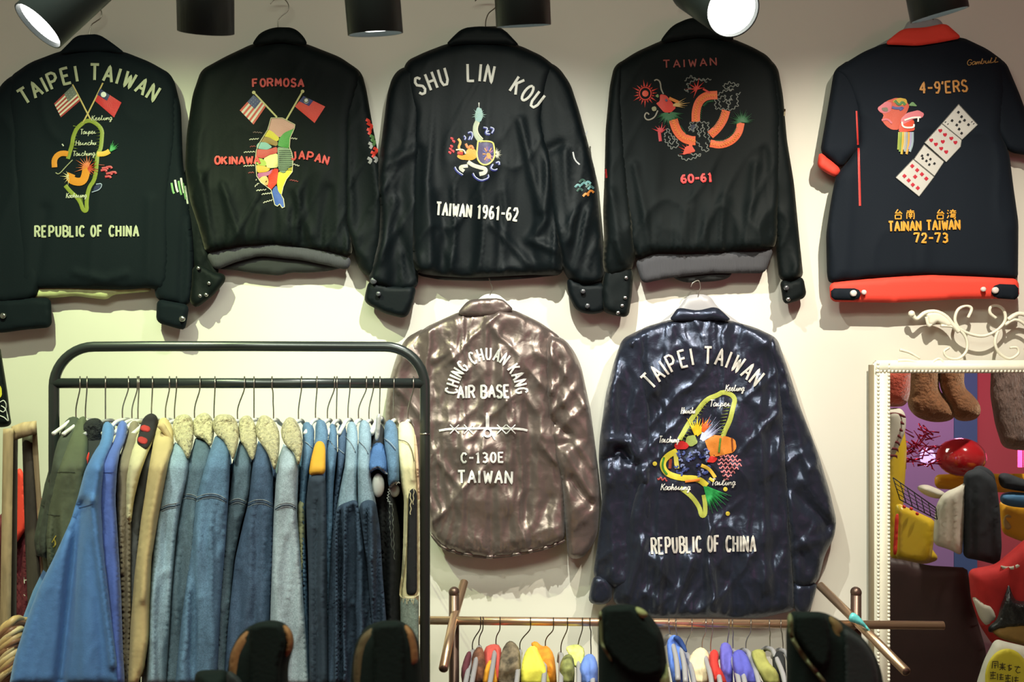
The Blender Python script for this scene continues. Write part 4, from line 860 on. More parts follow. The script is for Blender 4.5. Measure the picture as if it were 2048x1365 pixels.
for x in (909, 937, 1003, 1022): e.rib([(x-9, 850), (x+9, 868)], 2.2, W2, 3); e.rib([(x+9, 850), (x-9, 868)], 2.2, W2, 3)
e.build('embroidered_aeroplane', j)

# --- J7 glossy navy nylon
j = jroot('long glossy navy nylon jacket lettered TAIPEI TAIWAN and REPUBLIC OF CHINA, above bronze rail', 1410, 1235)
_, b0 = pil('sleeve', [(1290, 655), (1244, 678), (1228, 724), (1211, 791), (1199, 880), (1197, 920), (1204, 1000), (1196, 1080), (1186, 1150), (1200, 1172), (1240, 1180), (1290, 1150), (1310, 1000), (1305, 850), (1300, 750)], -.008, .065, navyny, j, r=32, step=6,
    wr=addf(wr_nylon(52, 1), folds(([(1200, 925), (1240, 900), (1275, 930)], 11, -.03), ([(1215, 880), (1260, 885), (1290, 960)], 10, .022), ([(1225, 730), (1235, 880)], 10, .012), ([(1270, 950), (1265, 1140)], 14, -.014))))
pil('cuff', [(1188, 1150), (1215, 1158), (1228, 1172), (1222, 1205), (1200, 1212), (1176, 1206), (1180, 1178)], -.012, .06, navyny, j, r=12, edge=.5, wr=wr_nylon(56, .5))
_, b1 = pil('sleeve', [(1520, 660), (1554, 676), (1575, 735), (1601, 816), (1637, 909), (1660, 985), (1673, 1042), (1669, 1074), (1650, 1110), (1636, 1165), (1610, 1180), (1585, 1170), (1575, 1060), (1560, 900), (1545, 760)], -.010, .055, navyny, j, r=28, step=6,
    wr=addf(wr_nylon(53, .8), folds(([(1580, 980), (1660, 1050)], 12, -.016), ([(1570, 1100), (1640, 1080)], 10, .012), ([(1575, 780), (1620, 960)], 9, .01))))
pil('cuff', [(1587, 1162), (1612, 1172), (1636, 1165), (1626, 1205), (1616, 1232), (1592, 1228), (1583, 1200)], -.012, .05, navyny, j, r=12, edge=.5, wr=wr_nylon(57, .6))
_, bt = pil('torso', [(1339, 640), (1400, 626), (1463, 642), (1510, 655), (1550, 674), (1562, 760), (1570, 868), (1580, 1021), (1588, 1180), (1590, 1222), (1519, 1238), (1410, 1236), (1304, 1238), (1260, 1222), (1226, 1208), (1228, 1160), (1250, 1050), (1280, 950), (1290, 850), (1280, 740), (1246, 684), (1290, 654)],
    -.014, .06, navyny, j, r=44, edge=.42, step=4, wr=addf(wr_nylon(51, .75), folds(([(1325, 1120), (1310, 1230)], 9, .016), ([(1385, 1120), (1345, 1230)], 9, .018), ([(1420, 1130), (1430, 1230)], 10, .014), ([(1460, 1100), (1470, 1230)], 12, -.016), ([(1540, 700), (1550, 1200)], 10, -.01), ([(1520, 760), (1530, 1180)], 9, .01), ([(1320, 800), (1300, 1100)], 12, -.012), ([(1255, 1190), (1290, 1080)], 9, .012))))
pil('collar', [(1337, 642), (1347, 628), (1356, 615), (1395, 622), (1432, 613), (1448, 626), (1465, 643), (1430, 640), (1380, 642)], -.06, .02, navyny, j, r=9, edge=.5, wr=wr_nylon(58, .4))
W3 = (205, 200, 192)
e = Emb([bt, b0, b1]); e.text('TAIPEI TAIWAN', [(1302, 782), (1330, 754), (1355, 738), (1385, 730), (1415, 727), (1445, 732), (1475, 746), (1512, 776)], 33, 4.6, W3, .66); e.build('arched_lettering', j)
e = Emb([bt, b0]); e.text('REPUBLIC OF CHINA', [(1302, 1109), (1360, 1106), (1420, 1104), (1513, 1104)], 31, 4.6, W3, .66); e.build('straight_lettering', j)
Z = (1280, 680, .3222); e = Emb([bt, b0], Z); YG2 = (170, 176, 78)
e.rib([(245, 620), (300, 520), (350, 450), (410, 370), (480, 345), (520, 320), (595, 355), (575, 430), (560, 500), (520, 580), (505, 640), (490, 700)], 9.5, YG2)
e.rib([(250, 920), (320, 970), (370, 1040), (380, 1095), (405, 1090), (405, 1020), (395, 960)], 9, YG2)
for i in range(14): e.rib([(560-i*5, 400+i*20), (520-i*5, 405+i*20)], 1.6, (140, 160, 60), taper=True); e.rib([(400-i*11, 385+i*18), (425-i*11, 395+i*18)], 1.6, (140, 160, 60), taper=True)
e.build('embroidered_map_outline', j)
e = Emb([bt, b0], Z); e.lift = 1
e.poly([(400, 620), (450, 590), (540, 600), (590, 620), (600, 670), (580, 700), (500, 720), (440, 730), (420, 680)], (212, 128, 50)); e.rib([(500, 610), (490, 700)], 4, (90, 130, 50), 4); e.rib([(570, 610), (575, 690)], 3, (120, 60, 30), 4)
e.rib([(230, 690), (170, 720), (135, 770), (160, 830), (250, 860), (360, 860), (420, 910)], 12, (205, 190, 60)); e.rib([(190, 740), (185, 800)], 6, (130, 50, 25), 4); e.rib([(220, 700), (230, 800)], 9, (190, 180, 80))
e.rib([(150, 730), (135, 790), (170, 840)], 4, (60, 130, 50), 3.6); e.rib([(280, 880), (370, 870)], 5, (215, 120, 40), 4)
e.spikes(400, 910, 0, 150, -80, -20, 18, 4, (50, 165, 85))
e.spikes(350, 590, 0, 100, 30, 120, 9, 8, (225, 190, 40)); e.spikes(390, 570, 0, 85, 40, 90, 5, 6, (220, 90, 30), 3)
e.spikes(370, 640, 20, 160, 30, 75, 14, 3.2, (185, 190, 225)); e.poly([(290, 600), (340, 590), (360, 640), (320, 665), (280, 650)], (150, 165, 90), 3)
e.poly([(210, 650), (260, 625), (310, 650), (290, 680), (220, 680)], (190, 40, 40), 3); e.poly([(410, 740), (440, 720), (485, 735), (460, 765), (415, 760)], (195, 45, 40), 3)
rn = random.Random(5)
for i in range(34):
    x, y = 235+rn.random()*190, 680+rn.random()*150; a = rn.random()*6
    e.rib([(x, y), (x+18*math.cos(a), y+18*math.sin(a)), (x+24*math.cos(a+1), y+24*math.sin(a+1))], 4, [(45, 55, 110), (70, 85, 145), (110, 120, 165)][i % 3], 2.6)
e.rib([(380, 780), (430, 800), (470, 860)], 7, (225, 185, 70), 3.5); e.rib([(430, 860), (460, 880)], 6, (215, 190, 60), 3.5)
for x, y in ((530, 928), (545, 1080), (92, 770)): e.poly(arc(x, y, 14, 14, 0, 330, 8), (215, 195, 70), 2, 0, 4)
e.build('embroidered_dragon', j)
e = Emb([bt, b0], Z)
for y in range(720, 870, 24): e.scallop([(480+abs(y-760)*.4, y), (640-abs(y-760)*.9, y+8)], 2.6, (200, 120, 125), 2.6, 9)
e.scallop([(110, 860), (170, 870)], 2.6, (175, 70, 70), 3, 8); e.build('embroidered_cloud', j, label='pink curled embroidered cloud')
e = Emb([bt, b0], Z)
for t, x, y, xe in (('Keelung', 530, 320, 645), ('Taipei', 430, 415, 560), ('Hsinchu', 255, 460, 340), ('Taichung', 115, 640, 240), ('Kaohsiung', 130, 935, 310), ('Taitung', 440, 905, 590)):
    e.text(t, [e.T((x, y)), e.T((xe, y))], 13, 1.8, (215, 212, 205), 1.05, .2, lift=4, ch=False)
e.build('script_place_names', j)

# @@RACK
# ------------------------------------------------------------------ black clothes rail with garments
rackm = mat('black_rack_tube', (38, 44, 42), .32, spec=.6, metal=.2)
chrome = mat('chrome_collar', (150, 150, 145), .25, metal=1)
RY = -.80
def seg_arc(cx, cy, r, a0, a1, n=10): return [(cx+r*math.cos(math.radians(a0+(a1-a0)*i/n)), cy-r*math.sin(math.radians(a0+(a1-a0)*i/n))) for i in range(n+1)]
rk = thing('clothes_rack', 'black round-cornered clothes rack holding denim jackets, in front of the wall', 'clothes rack', P(480, 2200, RY)[:2]+(0,))
yb = 682.5+(CAMZ-.03)/(.0005*(RY+3))
fr = [(108, yb), (108, 1400), (108, 1000)]+seg_arc(188, 774, 80, 180, 90)+[(300, 693), (500, 693)]+seg_arc(770, 774, 80, 90, 0)+[(850, 1000), (850, 1400), (850, yb)]
MB().tube([P(a, b, RY) for a, b in fr], .0112, 16).build('frame', rackm, rk)
MB().tube([P(106, 767, RY), P(850, 767, RY)], .0112, 16).build('hanging_rail', rackm, rk)
MB().tube([P(850, 866, RY), P(850, 869, RY)], .0118, 16).build('joint_ring', chrome, rk)
for x in (108, 850):
    p = P(x, yb, RY); MB().box(p[0]-.02, p[0]+.02, p[1]-.25, p[1]+.25, .004, .03, .006).build('foot', rackm, rk)

def yfn(rail, ytop, ysh, depth, off=0):
    def f(x, y):
        t = np.clip((y-ytop)/(ysh-ytop), 0, 1); t = t*t*(3-2*t)
        return rail-.035-(depth-.035)*t+off+0*x
    return f
def garment(name, label, cat, outline, m, off=0, wr=None, r=13, H=.03, grp='garments on the black rack', rail=RY, top=838, sh=940, dep=.2, step=6, part='body', hcol=None):
    xs = [p[0] for p in outline]; g = thing(name, label, cat, P(sum(xs)/len(xs), 1500 if rail == RY else 1480, rail), grp)
    f = yfn(rail, top, sh, dep, off)
    _, b = pil(part, outline, f, H, m, g, step=step, r=r, edge=.2, back=lambda x, y: 2*rail-f(x, y)+off, bh=.01, wr=wr, wedge=9, ch=1)
    if rail == RY and max(p[1] for p in outline) > 1100:
        n = len(outline); cx = lambda yy: np.mean([p[0] for p in sorted(outline, key=lambda p: abs(p[1]-yy))[:4]])
        ol2 = [(p[0]+(9 if p[0] > cx(p[1]) else -9)*min(1, max(0, (p[1]-900)/60)), max(p[1], 880)) for p in outline]
        o2 = [ol2[0]]
        for p in ol2[1:]:
            if math.hypot(p[0]-o2[-1][0], p[1]-o2[-1][1]) > 3: o2.append(p)
        ol2 = [(min(p[0], 838), p[1]) for p in o2]
        try: pil('back_panel', ol2, lambda x, y: rail+.03+0*x, .05, m, g, step=10, r=10, edge=.3, back=lambda x, y: rail+.11+0*x, wr=wr, ch=0, nobvh=True)
        except Exception as ex: print('back_panel', label, ex)
    return g, b, f
def rhanger(xt, xb, yb=838, arm=(0, 40), rail=RY, ry=767, label='wire hook hanger on the black rack', m=wplas, grp='wire hook hangers on the black rack', hm=wire, rr=10, w=.0045):
    t = thing('clothes_hanger', label, 'hanger', P(xb, yb+50, rail), grp)
    k = .0005*(rail+3)
    pts = [P(xt, ry+5, rail+.016), P(xt, ry-5, rail+.015), P(xt, ry-rr-3, rail), P(xt, ry-5, rail-.016), P(xt, ry+8, rail-.017), P(xt-(xt-xb)*.15+(1.5 if xb > xt else 0), ry+rr+8, rail-.014), P(xt-(xt-xb)*.75, ry+(yb-ry)*.55, rail-.006), P(xb, ry+(yb-ry)*.75, rail), P(xb, yb, rail)]
    MB().tube(spline(pts, 5), .0015, 8).build('hook', hm, t)
    q = P(xb, yb, rail); d = .10 if rail == RY else .20; dz = (.55 if rail == RY else 1.0)*arm[1]*.0005*(rail+3); arm = (arm[0]*.35, 0)
    mb = MB(); mb.tube(spline([(q[0]+arm[0]*k*.8, q[1]-d, q[2]-dz*1.15), (q[0]+arm[0]*k*.5, q[1]-d*.55, q[2]-dz*.6), (q[0], q[1]-.03, q[2]-.004), (q[0], q[1]+.03, q[2]-.004), (q[0], q[1]+d*.55, q[2]-dz*.6), (q[0], q[1]+d, q[2]-dz*1.15)], 4), w, 10)
    if rail != RY:
        mb = MB(); mb.tube(spline([(q[0]-11*k, q[1]-.21, q[2]-34*k), (q[0]-6*k, q[1]-.15, q[2]-14*k), (q[0]-2*k, q[1]-.06, q[2]-2*k), (q[0], q[1]-.02, q[2]), (q[0], q[1]+.05, q[2]-14*k), (q[0], q[1]+.10, q[2]-40*k)], 4), w, 10)
    mb.build('shoulder_bar', m, t)
    return t
HK = [(160, 152), (174, 171), (211, 211), (257, 245), (275, 264), (278, 276), (305, 303), (339, 331), (353, 349), (400, 389), (430, 428), (489, 475), (508, 508), (544, 547), (603, 597), (634, 631), (669, 655), (674, 673), (700, 696), (733, 717), (747, 738), (760, 759), (788, 787), (827, 816)]
HL = ['over the dark olive jacket, first on the rack', 'over the olive green jacket, second on the rack', 'over the black furry collar', 'over the sky blue sweatshirt', 'over the cobalt blue sweatshirt', 'over the taupe jacket',
      'over the red and black striped collar', 'over the tan jacket', 'beside the tan jacket, on its right', 'left of the second fleece collar', 'over the second fleece collar', 'over the third fleece collar', 'over the fourth fleece collar', 'over the fifth fleece collar', 'over the last fleece collar, on pale denim',
      'over the jacket with the yellow panel', 'leaning, just right of the yellow panel jacket', 'straight, over the narrow indigo jacket', 'over the first of two pale denim jackets', 'over the second pale denim jacket', 'just left of the sleeveless denim vest', 'over the sleeveless denim vest', 'over the ripped denim jacket', 'over the cream jacket at right end of rack']
for i, (a, b) in enumerate(HK):
    if i == 21: rhanger(a, b, 836, (-12, 36), label='wire hook hanger '+HL[i], w=.006)
    else: rhanger(a, b, 838+(i % 3), (-8 if i > 2 else -12, 34), label='wire hook hanger '+HL[i], m=wplas if i != 2 else plas)

olive1 = mat('dark_olive_cloth', (52, 58, 46), .85, var=.2, vs=20, bs=200, bst=.3)
olive2 = mat('olive_green_cloth', (74, 80, 58), .85, var=.15, vs=20, bs=200, bst=.3)
furm = mat('black_fur', (16, 20, 22), .9, bs=120, bst=1, bd=.01)
blue1 = mat('sky_blue_fleece', (78, 120, 172), .9, sheen=.3, sheen_tint=(.6, .8, 1), bs=350, bst=.4, var=.06, vs=60)
blue2 = mat('cobalt_blue_fleece', (80, 104, 174), .9, sheen=.3, sheen_tint=(.6, .7, 1), bs=350, bst=.4, var=.06, vs=60)
taupe = mat('taupe_cloth', (122, 112, 92), .85, var=.1, vs=20)
creamk = mat('cream_knit', (200, 192, 150), .9, var=.08, vs=40, bs=90, bst=.4)
char = mat('charcoal_cloth', (70, 72, 72), .85, var=.15, vs=20)
tanm = mat('tan_cotton', (196, 176, 124), .85, var=.08, vs=14, bs=200, bst=.2)
sherpa = mat('sherpa_fleece', (196, 188, 144), .95, sheen=.15, bs=150, bst=1, bd=.012, var=.3, vs=140)
redst = mat('red_stripe_knit', (168, 46, 42), .9, bs=90, bst=.4); blkst = mat('black_stripe_knit', (30, 26, 28), .9, bs=90, bst=.4)
d_li = denim('denim_pale_washed', (158, 174, 182), .3); d_li2 = denim('denim_light_blue', (136, 160, 174), .35)
d_mid = denim('denim_mid_blue', (90, 120, 146), .4); d_sl = denim('denim_slate', (82, 102, 114), .45); d_ind = denim('denim_indigo', (66, 86, 110), .35)
d_dk = denim('denim_dark_indigo', (50, 66, 84), .35); d_gr = denim('denim_grey_green', (118, 132, 122), .3); d_bl = denim('denim_bright_blue', (76, 112, 160), .3)
yel = mat('mustard_panel', (224, 168, 50), .8, bs=200, bst=.2, var=.05, vs=20); creamd = mat('cream_denim', (222, 214, 168), .85, var=.08, vs=18, bs=300, bst=.3)
blkcl = mat('black_cloth', (22, 24, 26), .85, bs=200, bst=.3); navycl = mat('dark_navy_cloth', (44, 58, 72), .85, var=.12, vs=15)
knob = mat('hanger_end_grey', (186, 188, 182), .35, spec=.5)
W = wr_drape
g, b, f = garment('jacket', 'dark olive jacket, first garment at left end of the black rack', 'jacket', [(119, 870), (128, 845), (142, 833), (158, 836), (168, 848), (166, 880), (150, 920), (130, 950), (118, 1010), (104, 1060), (96, 1120), (82, 1112), (77, 1080), (86, 1030), (98, 970), (108, 910)], olive1, .02, W(1, 20))
g, b, f = garment('jacket', 'olive green jacket with yellow mark on the sleeve, second on the rack', 'jacket', [(150, 850), (158, 836), (170, 832), (176, 850), (176, 900), (170, 980), (172, 1060), (150, 1120), (130, 1180), (112, 1190), (96, 1140), (90, 1080), (98, 1010), (112, 950), (130, 900)], olive2, .0, W(2, 22, .8))
e = Emb([b]); e.rib([(100, 955), (115, 944), (150, 945)], 1.2, (50, 54, 40)); e.rib([(108, 1078), (112, 1090), (106, 1096)], 3, (190, 170, 70)); e.rib([(112, 1072), (104, 1086)], 2, (190, 170, 70)); e.rib([(94, 1030), (120, 1032)], 1.2, (40, 44, 36)); e.build('stitching', LAST['body'])
g, b, f = garment('jacket', 'black jacket with furry collar and red lining edge, third on the rack', 'jacket', [(168, 870), (176, 848), (200, 840), (222, 845), (232, 858), (220, 900), (190, 940), (170, 1000), (160, 1060), (146, 1060), (152, 980), (163, 920)], blkcl, .03, None)
pil('fur_collar', [(166, 850), (178, 838), (196, 836), (206, 845), (210, 862), (208, 880), (200, 898), (184, 904), (168, 890), (163, 868)], -.86, .04, furm, g, r=18, step=4, wr=wr_fleece(3, .6))
pil('red_edge', [(176, 905), (180, 905), (168, 960), (160, 1000), (156, 1020), (148, 1022), (160, 970)], -.99, .01, redm, g, r=4, step=5, label='red lining edge')
g, b, f = garment('sweatshirt', 'sky blue sweatshirt with long wide sleeve, larger of the two blue ones', 'sweatshirt', [(205, 852), (213, 842), (226, 850), (229, 862), (225, 888), (210, 920), (205, 960), (202, 1010), (206, 1080), (218, 1187), (232, 1281), (242, 1372), (18, 1372), (28, 1320), (53, 1241), (75, 1182), (112, 1107), (142, 1040), (157, 990), (170, 940), (188, 905), (202, 885)], blue1, -.05,
    addf(W(4, 50, .4, 950, 1250), folds(([(160, 1010), (140, 1180), (120, 1372)], 13, -.03), ([(185, 1000), (200, 1130), (226, 1330)], 8, .02), ([(200, 940), (185, 1000)], 10, .012))), r=20)
e = Emb([b]); e.rib([(157, 1016), (170, 1014), (186, 1008)], 1.5, (70, 105, 160)); e.build('sleeve_seam', LAST['body'])
pil('neck_label', [(205, 893), (216, 889), (218, 897), (206, 921), (199, 919)], -.955, .01, mat('white_label', (206, 208, 196), .7), g, r=4, step=4, ch=0)
g, b, f = garment('sweatshirt', 'cobalt blue sweatshirt, right of and half behind the sky blue one', 'sweatshirt', [(236, 848), (246, 840), (256, 850), (252, 880), (240, 905), (234, 940), (231, 1000), (236, 1080), (242, 1180), (246, 1300), (250, 1372), (228, 1372), (210, 1180), (198, 1080), (196, 1000), (200, 940), (212, 905), (230, 880)], blue2, -.03, W(5, 26, .8, 930, 1200))
e = Emb([b]); e.rib([(207, 946), (228, 945)], 1.2, (60, 84, 160)); e.build('sleeve_seam', LAST['body'])
g, b, f = garment('jacket', 'taupe brown jacket beside the cobalt sweatshirt', 'jacket', [(257, 850), (268, 840), (279, 848), (279, 880), (266, 920), (259, 970), (263, 1060), (262, 1150), (264, 1372), (244, 1372), (240, 1150), (234, 1020), (234, 950), (244, 900), (254, 870)], taupe, .0, W(6, 14, 1, 980, 1100))
g, b, f = garment('sweater', 'cream sweater with red and black striped collar', 'sweater', [(278, 860), (300, 850), (312, 870), (294, 910), (280, 950), (268, 1000), (262, 1050), (252, 1040), (252, 960), (262, 905)], creamk, -.02, W(7, 14, .6))
sc_, _ = pil('striped_collar', [(282, 846), (290, 832), (303, 826), (314, 832), (317, 845), (306, 880), (294, 901), (284, 897), (272, 886), (278, 866)], lambda x, y: f(x, y)-.02, .03, blkst, g, r=12, step=4)
for q in ([(283, 849), (302, 853), (300, 867), (279, 862)], [(277, 872), (297, 877), (293, 891), (274, 885)]): pil('collar_stripe', q, lambda x, y: f(x, y)-.046, .010, redst, sc_, r=4, step=4, label='red stripe')
g, b, f = garment('jacket', 'charcoal grey jacket between striped collar and tan jacket', 'jacket', [(302, 890), (316, 862), (318, 890), (305, 940), (292, 1010), (284, 1100), (276, 1200), (272, 1372), (256, 1372), (256, 1150), (258, 1040), (272, 980), (285, 930)], char, .03, W(8, 12, .7))
g, b, f = garment('jacket', 'tan cotton jacket with long pale sleeve', 'jacket', [(311, 850), (322, 836), (334, 836), (346, 856), (348, 890), (338, 920), (327, 980), (316, 1040), (303, 1120), (300, 1200), (298, 1280), (288, 1340), (274, 1372), (256, 1372), (261, 1250), (269, 1150), (282, 1040), (290, 990), (298, 935), (306, 890)], tanm, -.03, addf(W(9, 24, .6), folds(([(325, 930), (302, 1040), (285, 1200)], 7, .012), ([(320, 860), (340, 880), (335, 910)], 5, .01))))
pil('collar', [(312, 852), (326, 842), (340, 866), (346, 884), (336, 880), (322, 862)], -.94, .014, tanm, g, r=6, step=4)
DN = [
 ('washed pale blue sleeve, first fleece-collared denim jacket', d_li2, -.01, [(350, 885), (366, 892), (378, 915), (376, 955), (362, 1010), (352, 1080), (344, 1180), (338, 1280), (332, 1372), (292, 1372), (298, 1200), (308, 1090), (318, 1010), (330, 950), (341, 905)],
  [(353, 831), (377, 828), (388, 845), (387, 884), (378, 921), (370, 912), (364, 897), (348, 879), (344, 850)], [(318, 1023), (335, 1014), (348, 1013), (360, 1010)]),
 ('dark slate blue, second fleece-collared denim jacket', d_sl, .0, [(392, 872), (406, 878), (421, 893), (419, 930), (406, 980), (400, 1010), (392, 1100), (384, 1200), (376, 1300), (370, 1372), (330, 1372), (338, 1250), (345, 1150), (355, 1050), (365, 990), (378, 920)],
  [(390, 834), (411, 823), (427, 839), (429, 871), (422, 896), (414, 888), (406, 879), (388, 876), (384, 850)], [(352, 1000), (372, 993), (388, 995), (400, 1004)]),
 ('mid blue, third fleece-collared denim jacket', d_mid, -.03, [(432, 868), (448, 878), (460, 900), (459, 960), (456, 1010), (450, 1100), (442, 1200), (434, 1372), (350, 1372), (362, 1250), (375, 1150), (385, 1060), (393, 1000), (405, 950), (420, 900)],
  [(430, 832), (446, 828), (466, 831), (477, 850), (478, 884), (466, 924), (460, 908), (448, 882), (430, 869), (424, 850)], [(392, 1001), (410, 993), (435, 993), (455, 1006)]),
 ('greyish indigo, fourth fleece-collared denim jacket', d_sl, -.005, [(480, 878), (491, 893), (503, 925), (501, 980), (494, 1010), (482, 1050), (468, 1120), (458, 1250), (452, 1372), (428, 1372), (436, 1200), (445, 1100), (452, 1030), (460, 990), (466, 940)],
  [(479, 837), (496, 829), (508, 842), (514, 860), (514, 897), (506, 925), (499, 915), (491, 897), (478, 881), (476, 858)], [(457, 1010), (470, 1003), (480, 1003), (494, 1010)]),
 ('deep indigo, fifth fleece-collared denim jacket', d_ind, -.02, [(517, 882), (535, 905), (546, 945), (546, 1000), (548, 1020), (547, 1100), (541, 1240), (536, 1372), (446, 1372), (456, 1250), (470, 1120), (486, 1050), (497, 1005), (503, 950), (508, 910)],
  [(513, 843), (525, 828), (546, 838), (558, 860), (560, 880), (558, 913), (550, 945), (542, 928), (536, 908), (519, 884), (510, 865)], [(496, 1012), (510, 1005), (530, 1005), (547, 1015)]),
 ('pale washed blue, last fleece-collared denim jacket', d_li, -.04, [(567, 888), (588, 906), (597, 935), (595, 1000), (594, 1030), (600, 1100), (607, 1200), (614, 1300), (618, 1372), (536, 1372), (540, 1250), (545, 1100), (548, 1020), (552, 960), (558, 920)],
  [(564, 850), (576, 833), (590, 838), (600, 855), (606, 880), (604, 910), (597, 935), (592, 920), (588, 906), (568, 889), (561, 868)], [(550, 1020), (562, 1012), (580, 1010), (594, 1020)])]
for i, (lb, m, off, ol, col_, seam) in enumerate(DN):
    g, b, f = garment('denim_jacket', lb, 'jacket', ol, m, off, addf(wr_drape(20+i, 20, .9, 1000, 1080), wr_twill(60+i, .8)), r=12)
    pil('sherpa_collar', col_, lambda x, y: f(x, y)-.012, .05, sherpa, g, r=14, step=3.5, edge=.3, wr=wr_fleece(i, 1.0), wedge=4, label='cream fleece collar')
    e = Emb([b]); dk = (52, 66, 84)
    e.rib(seam, 2.2, dk, 1); e.rib([(x, y-5) for x, y in seam], 1.0, (178, 186, 186), 1.2); e.rib([(x, y+3) for x, y in seam], 1.0, (150, 162, 166), 1.2); e.build('yoke_seam', LAST['body'])
RD = [
 ('denim_jacket', 'narrow light blue denim jacket just right of the last fleece collar', d_mid, .0, [(604, 850), (615, 842), (629, 855), (628, 895), (619, 930), (613, 985), (610, 1060), (616, 1200), (624, 1372), (612, 1372), (600, 1100), (598, 1010), (602, 940), (606, 890)], [(611, 886), (618, 890), (625, 898)]),
 ('denim_jacket', 'blue denim jacket with a mustard yellow sleeve panel', d_mid, -.03, [(631, 846), (640, 838), (652, 845), (657, 870), (653, 900), (651, 950), (650, 980), (655, 1100), (655, 1372), (619, 1372), (617, 1150), (612, 1010), (618, 952), (623, 920), (630, 882)], None),
 ('denim_jacket', 'mid blue denim jacket right of the yellow panel', d_mid, -.01, [(658, 851), (667, 846), (674, 860), (674, 905), (668, 960), (666, 997), (664, 1100), (665, 1372), (650, 1372), (650, 1100), (650, 994), (652, 912), (657, 880)], [(658, 880), (664, 888), (673, 902)]),
 ('denim_jacket', 'narrow indigo denim jacket before the two pale ones', d_ind, .01, [(676, 853), (686, 848), (694, 862), (693, 900), (684, 950), (676, 1000), (672, 1100), (668, 1200), (664, 1372), (654, 1372), (660, 1100), (667, 1000), (674, 940), (676, 900)], [(676, 898), (682, 904), (690, 910)]),
 ('denim_jacket', 'pale blue denim jacket with gathered dark skirt, left of two alike', d_li2, -.02, [(694, 850), (702, 842), (712, 848), (716, 870), (715, 905), (714, 996), (718, 1020), (732, 1120), (744, 1240), (748, 1372), (655, 1372), (657, 1200), (662, 1090), (674, 1013), (682, 970), (690, 930), (693, 880)], [(692, 876), (702, 886), (712, 908)]),
 ('denim_jacket', 'pale blue denim jacket with gathered dark skirt, right of two alike', d_li2, -.03, [(718, 848), (728, 838), (741, 850), (743, 880), (740, 915), (742, 960), (751, 1000), (758, 1050), (764, 1150), (771, 1240), (778, 1372), (748, 1372), (742, 1240), (730, 1120), (716, 1010), (715, 930), (717, 884)], [(718, 884), (728, 893), (737, 910)])]
for i, (nm, lb, m, off, ol, seam) in enumerate(RD):
    g, b, f = garment(nm, lb, 'jacket', ol, m, off, addf(wr_drape(40+i, 13, .2 if i in (1, 4, 5) else 1, 985, 1050), wr_twill(70+i, .6)), r=9, step=5)
    e = Emb([b])
    if seam: e.rib(seam, 2, (44, 58, 78), 1); e.rib([(x-2, y-3) for x, y in seam], 1, (175, 190, 195), 1.2); e.build('yoke_seam', LAST['body'])
    if i == 1:
        pil('yellow_panel', [(631, 884), (644, 882), (651, 893), (651, 950), (632, 949), (617, 953), (621, 922)], lambda x, y: f(x, y)-.030, .014, yel, g, r=8, step=5, edge=.4, label='mustard yellow sleeve panel')
        pil('navy_sleeve', [(617, 955), (632, 951), (651, 952), (653, 1040), (656, 1372), (619, 1372), (617, 1150), (612, 1010)], lambda x, y: f(x, y)-.034, .018, navycl, g, r=9, step=6, edge=.4, wr=wr_drape(51, 12, .8, 960, 1010), label='dark navy lower sleeve')
    if i in (4, 5):
        q = [(674, 1014), (690, 1006), (714, 998), (722, 1040), (736, 1140), (746, 1246), (749, 1372), (655, 1372), (657, 1200), (662, 1090)] if i == 4 else [(718, 1008), (736, 999), (752, 1004), (760, 1060), (766, 1160), (773, 1245), (780, 1372), (750, 1372), (744, 1246), (732, 1120)]
        pil('gathered_skirt', q, lambda x, y: f(x, y)-.036, .02, d_dk, g, r=8, step=4.5, edge=.3, wr=wr_drape(53+i, 11, 1.6, 1000, 1030), label='dark gathered denim skirt')
g, b, f = garment('shirt', 'pale khaki strip of cloth hanging between denim jackets', 'shirt', [(596, 1004), (609, 1000), (610, 1080), (606, 1180), (602, 1240), (598, 1150), (596, 1080)], mat('khaki_cloth', (150, 152, 118), .85), -.015, None, r=5)
g, b, f = garment('denim_vest', 'sleeveless bright blue denim vest with grey hanger end showing', 'vest', [(748, 886), (759, 880), (770, 893), (773, 920), (774, 952), (764, 945), (757, 938), (748, 941), (740, 948), (737, 925), (741, 905)], d_bl, -.04, None, r=8, top=870)
e = Emb([b]); e.scallop([(739, 944), (748, 937), (757, 934), (766, 941), (774, 949)], 2, (190, 200, 206), 1.4, 5); e.build('frayed_edge', g)
q = P(757, 950, -1.03); MB().ball((q[0], q[1]-.005, q[2]-.02), .0125, 16, (1, 1, 1.9)).build('shoulder_pad', knob, g, label='smooth grey rounded hanger end')
pil('hanger_post', [(753, 828), (763, 828), (758, 882), (749, 882)], -.93, .012, knob, g, r=5, step=4, label='pale grey hanger bar')
g, b, f = garment('jacket', 'black frayed garment hanging below the sleeveless denim vest', 'jacket', [(742, 850), (760, 845), (770, 860), (778, 950), (790, 990), (800, 1060), (803, 1200), (802, 1372), (778, 1372), (772, 1240), (764, 1140), (756, 1040), (744, 985), (742, 900)], blkcl, .03, wr_drape(61, 12, 1, 960, 1000))
e = Emb([b]); [e.scallop([(778+k*7, 1000+k*8), (780+k*6, 1050), (784+k*5, 1100+20*k)], 1.2, (120, 126, 120), .9, 17) for k in range(2)]; e.build('frayed_threads', g)
g, b, f = garment('denim_jacket', 'ripped washed denim jacket, between the vest and the cream jacket', 'jacket', [(769, 846), (782, 838), (794, 853), (797, 893), (799, 968), (790, 968), (779, 979), (775, 960), (774, 920), (768, 884)], d_mid, -.03, wr_twill(81, .6), r=9)
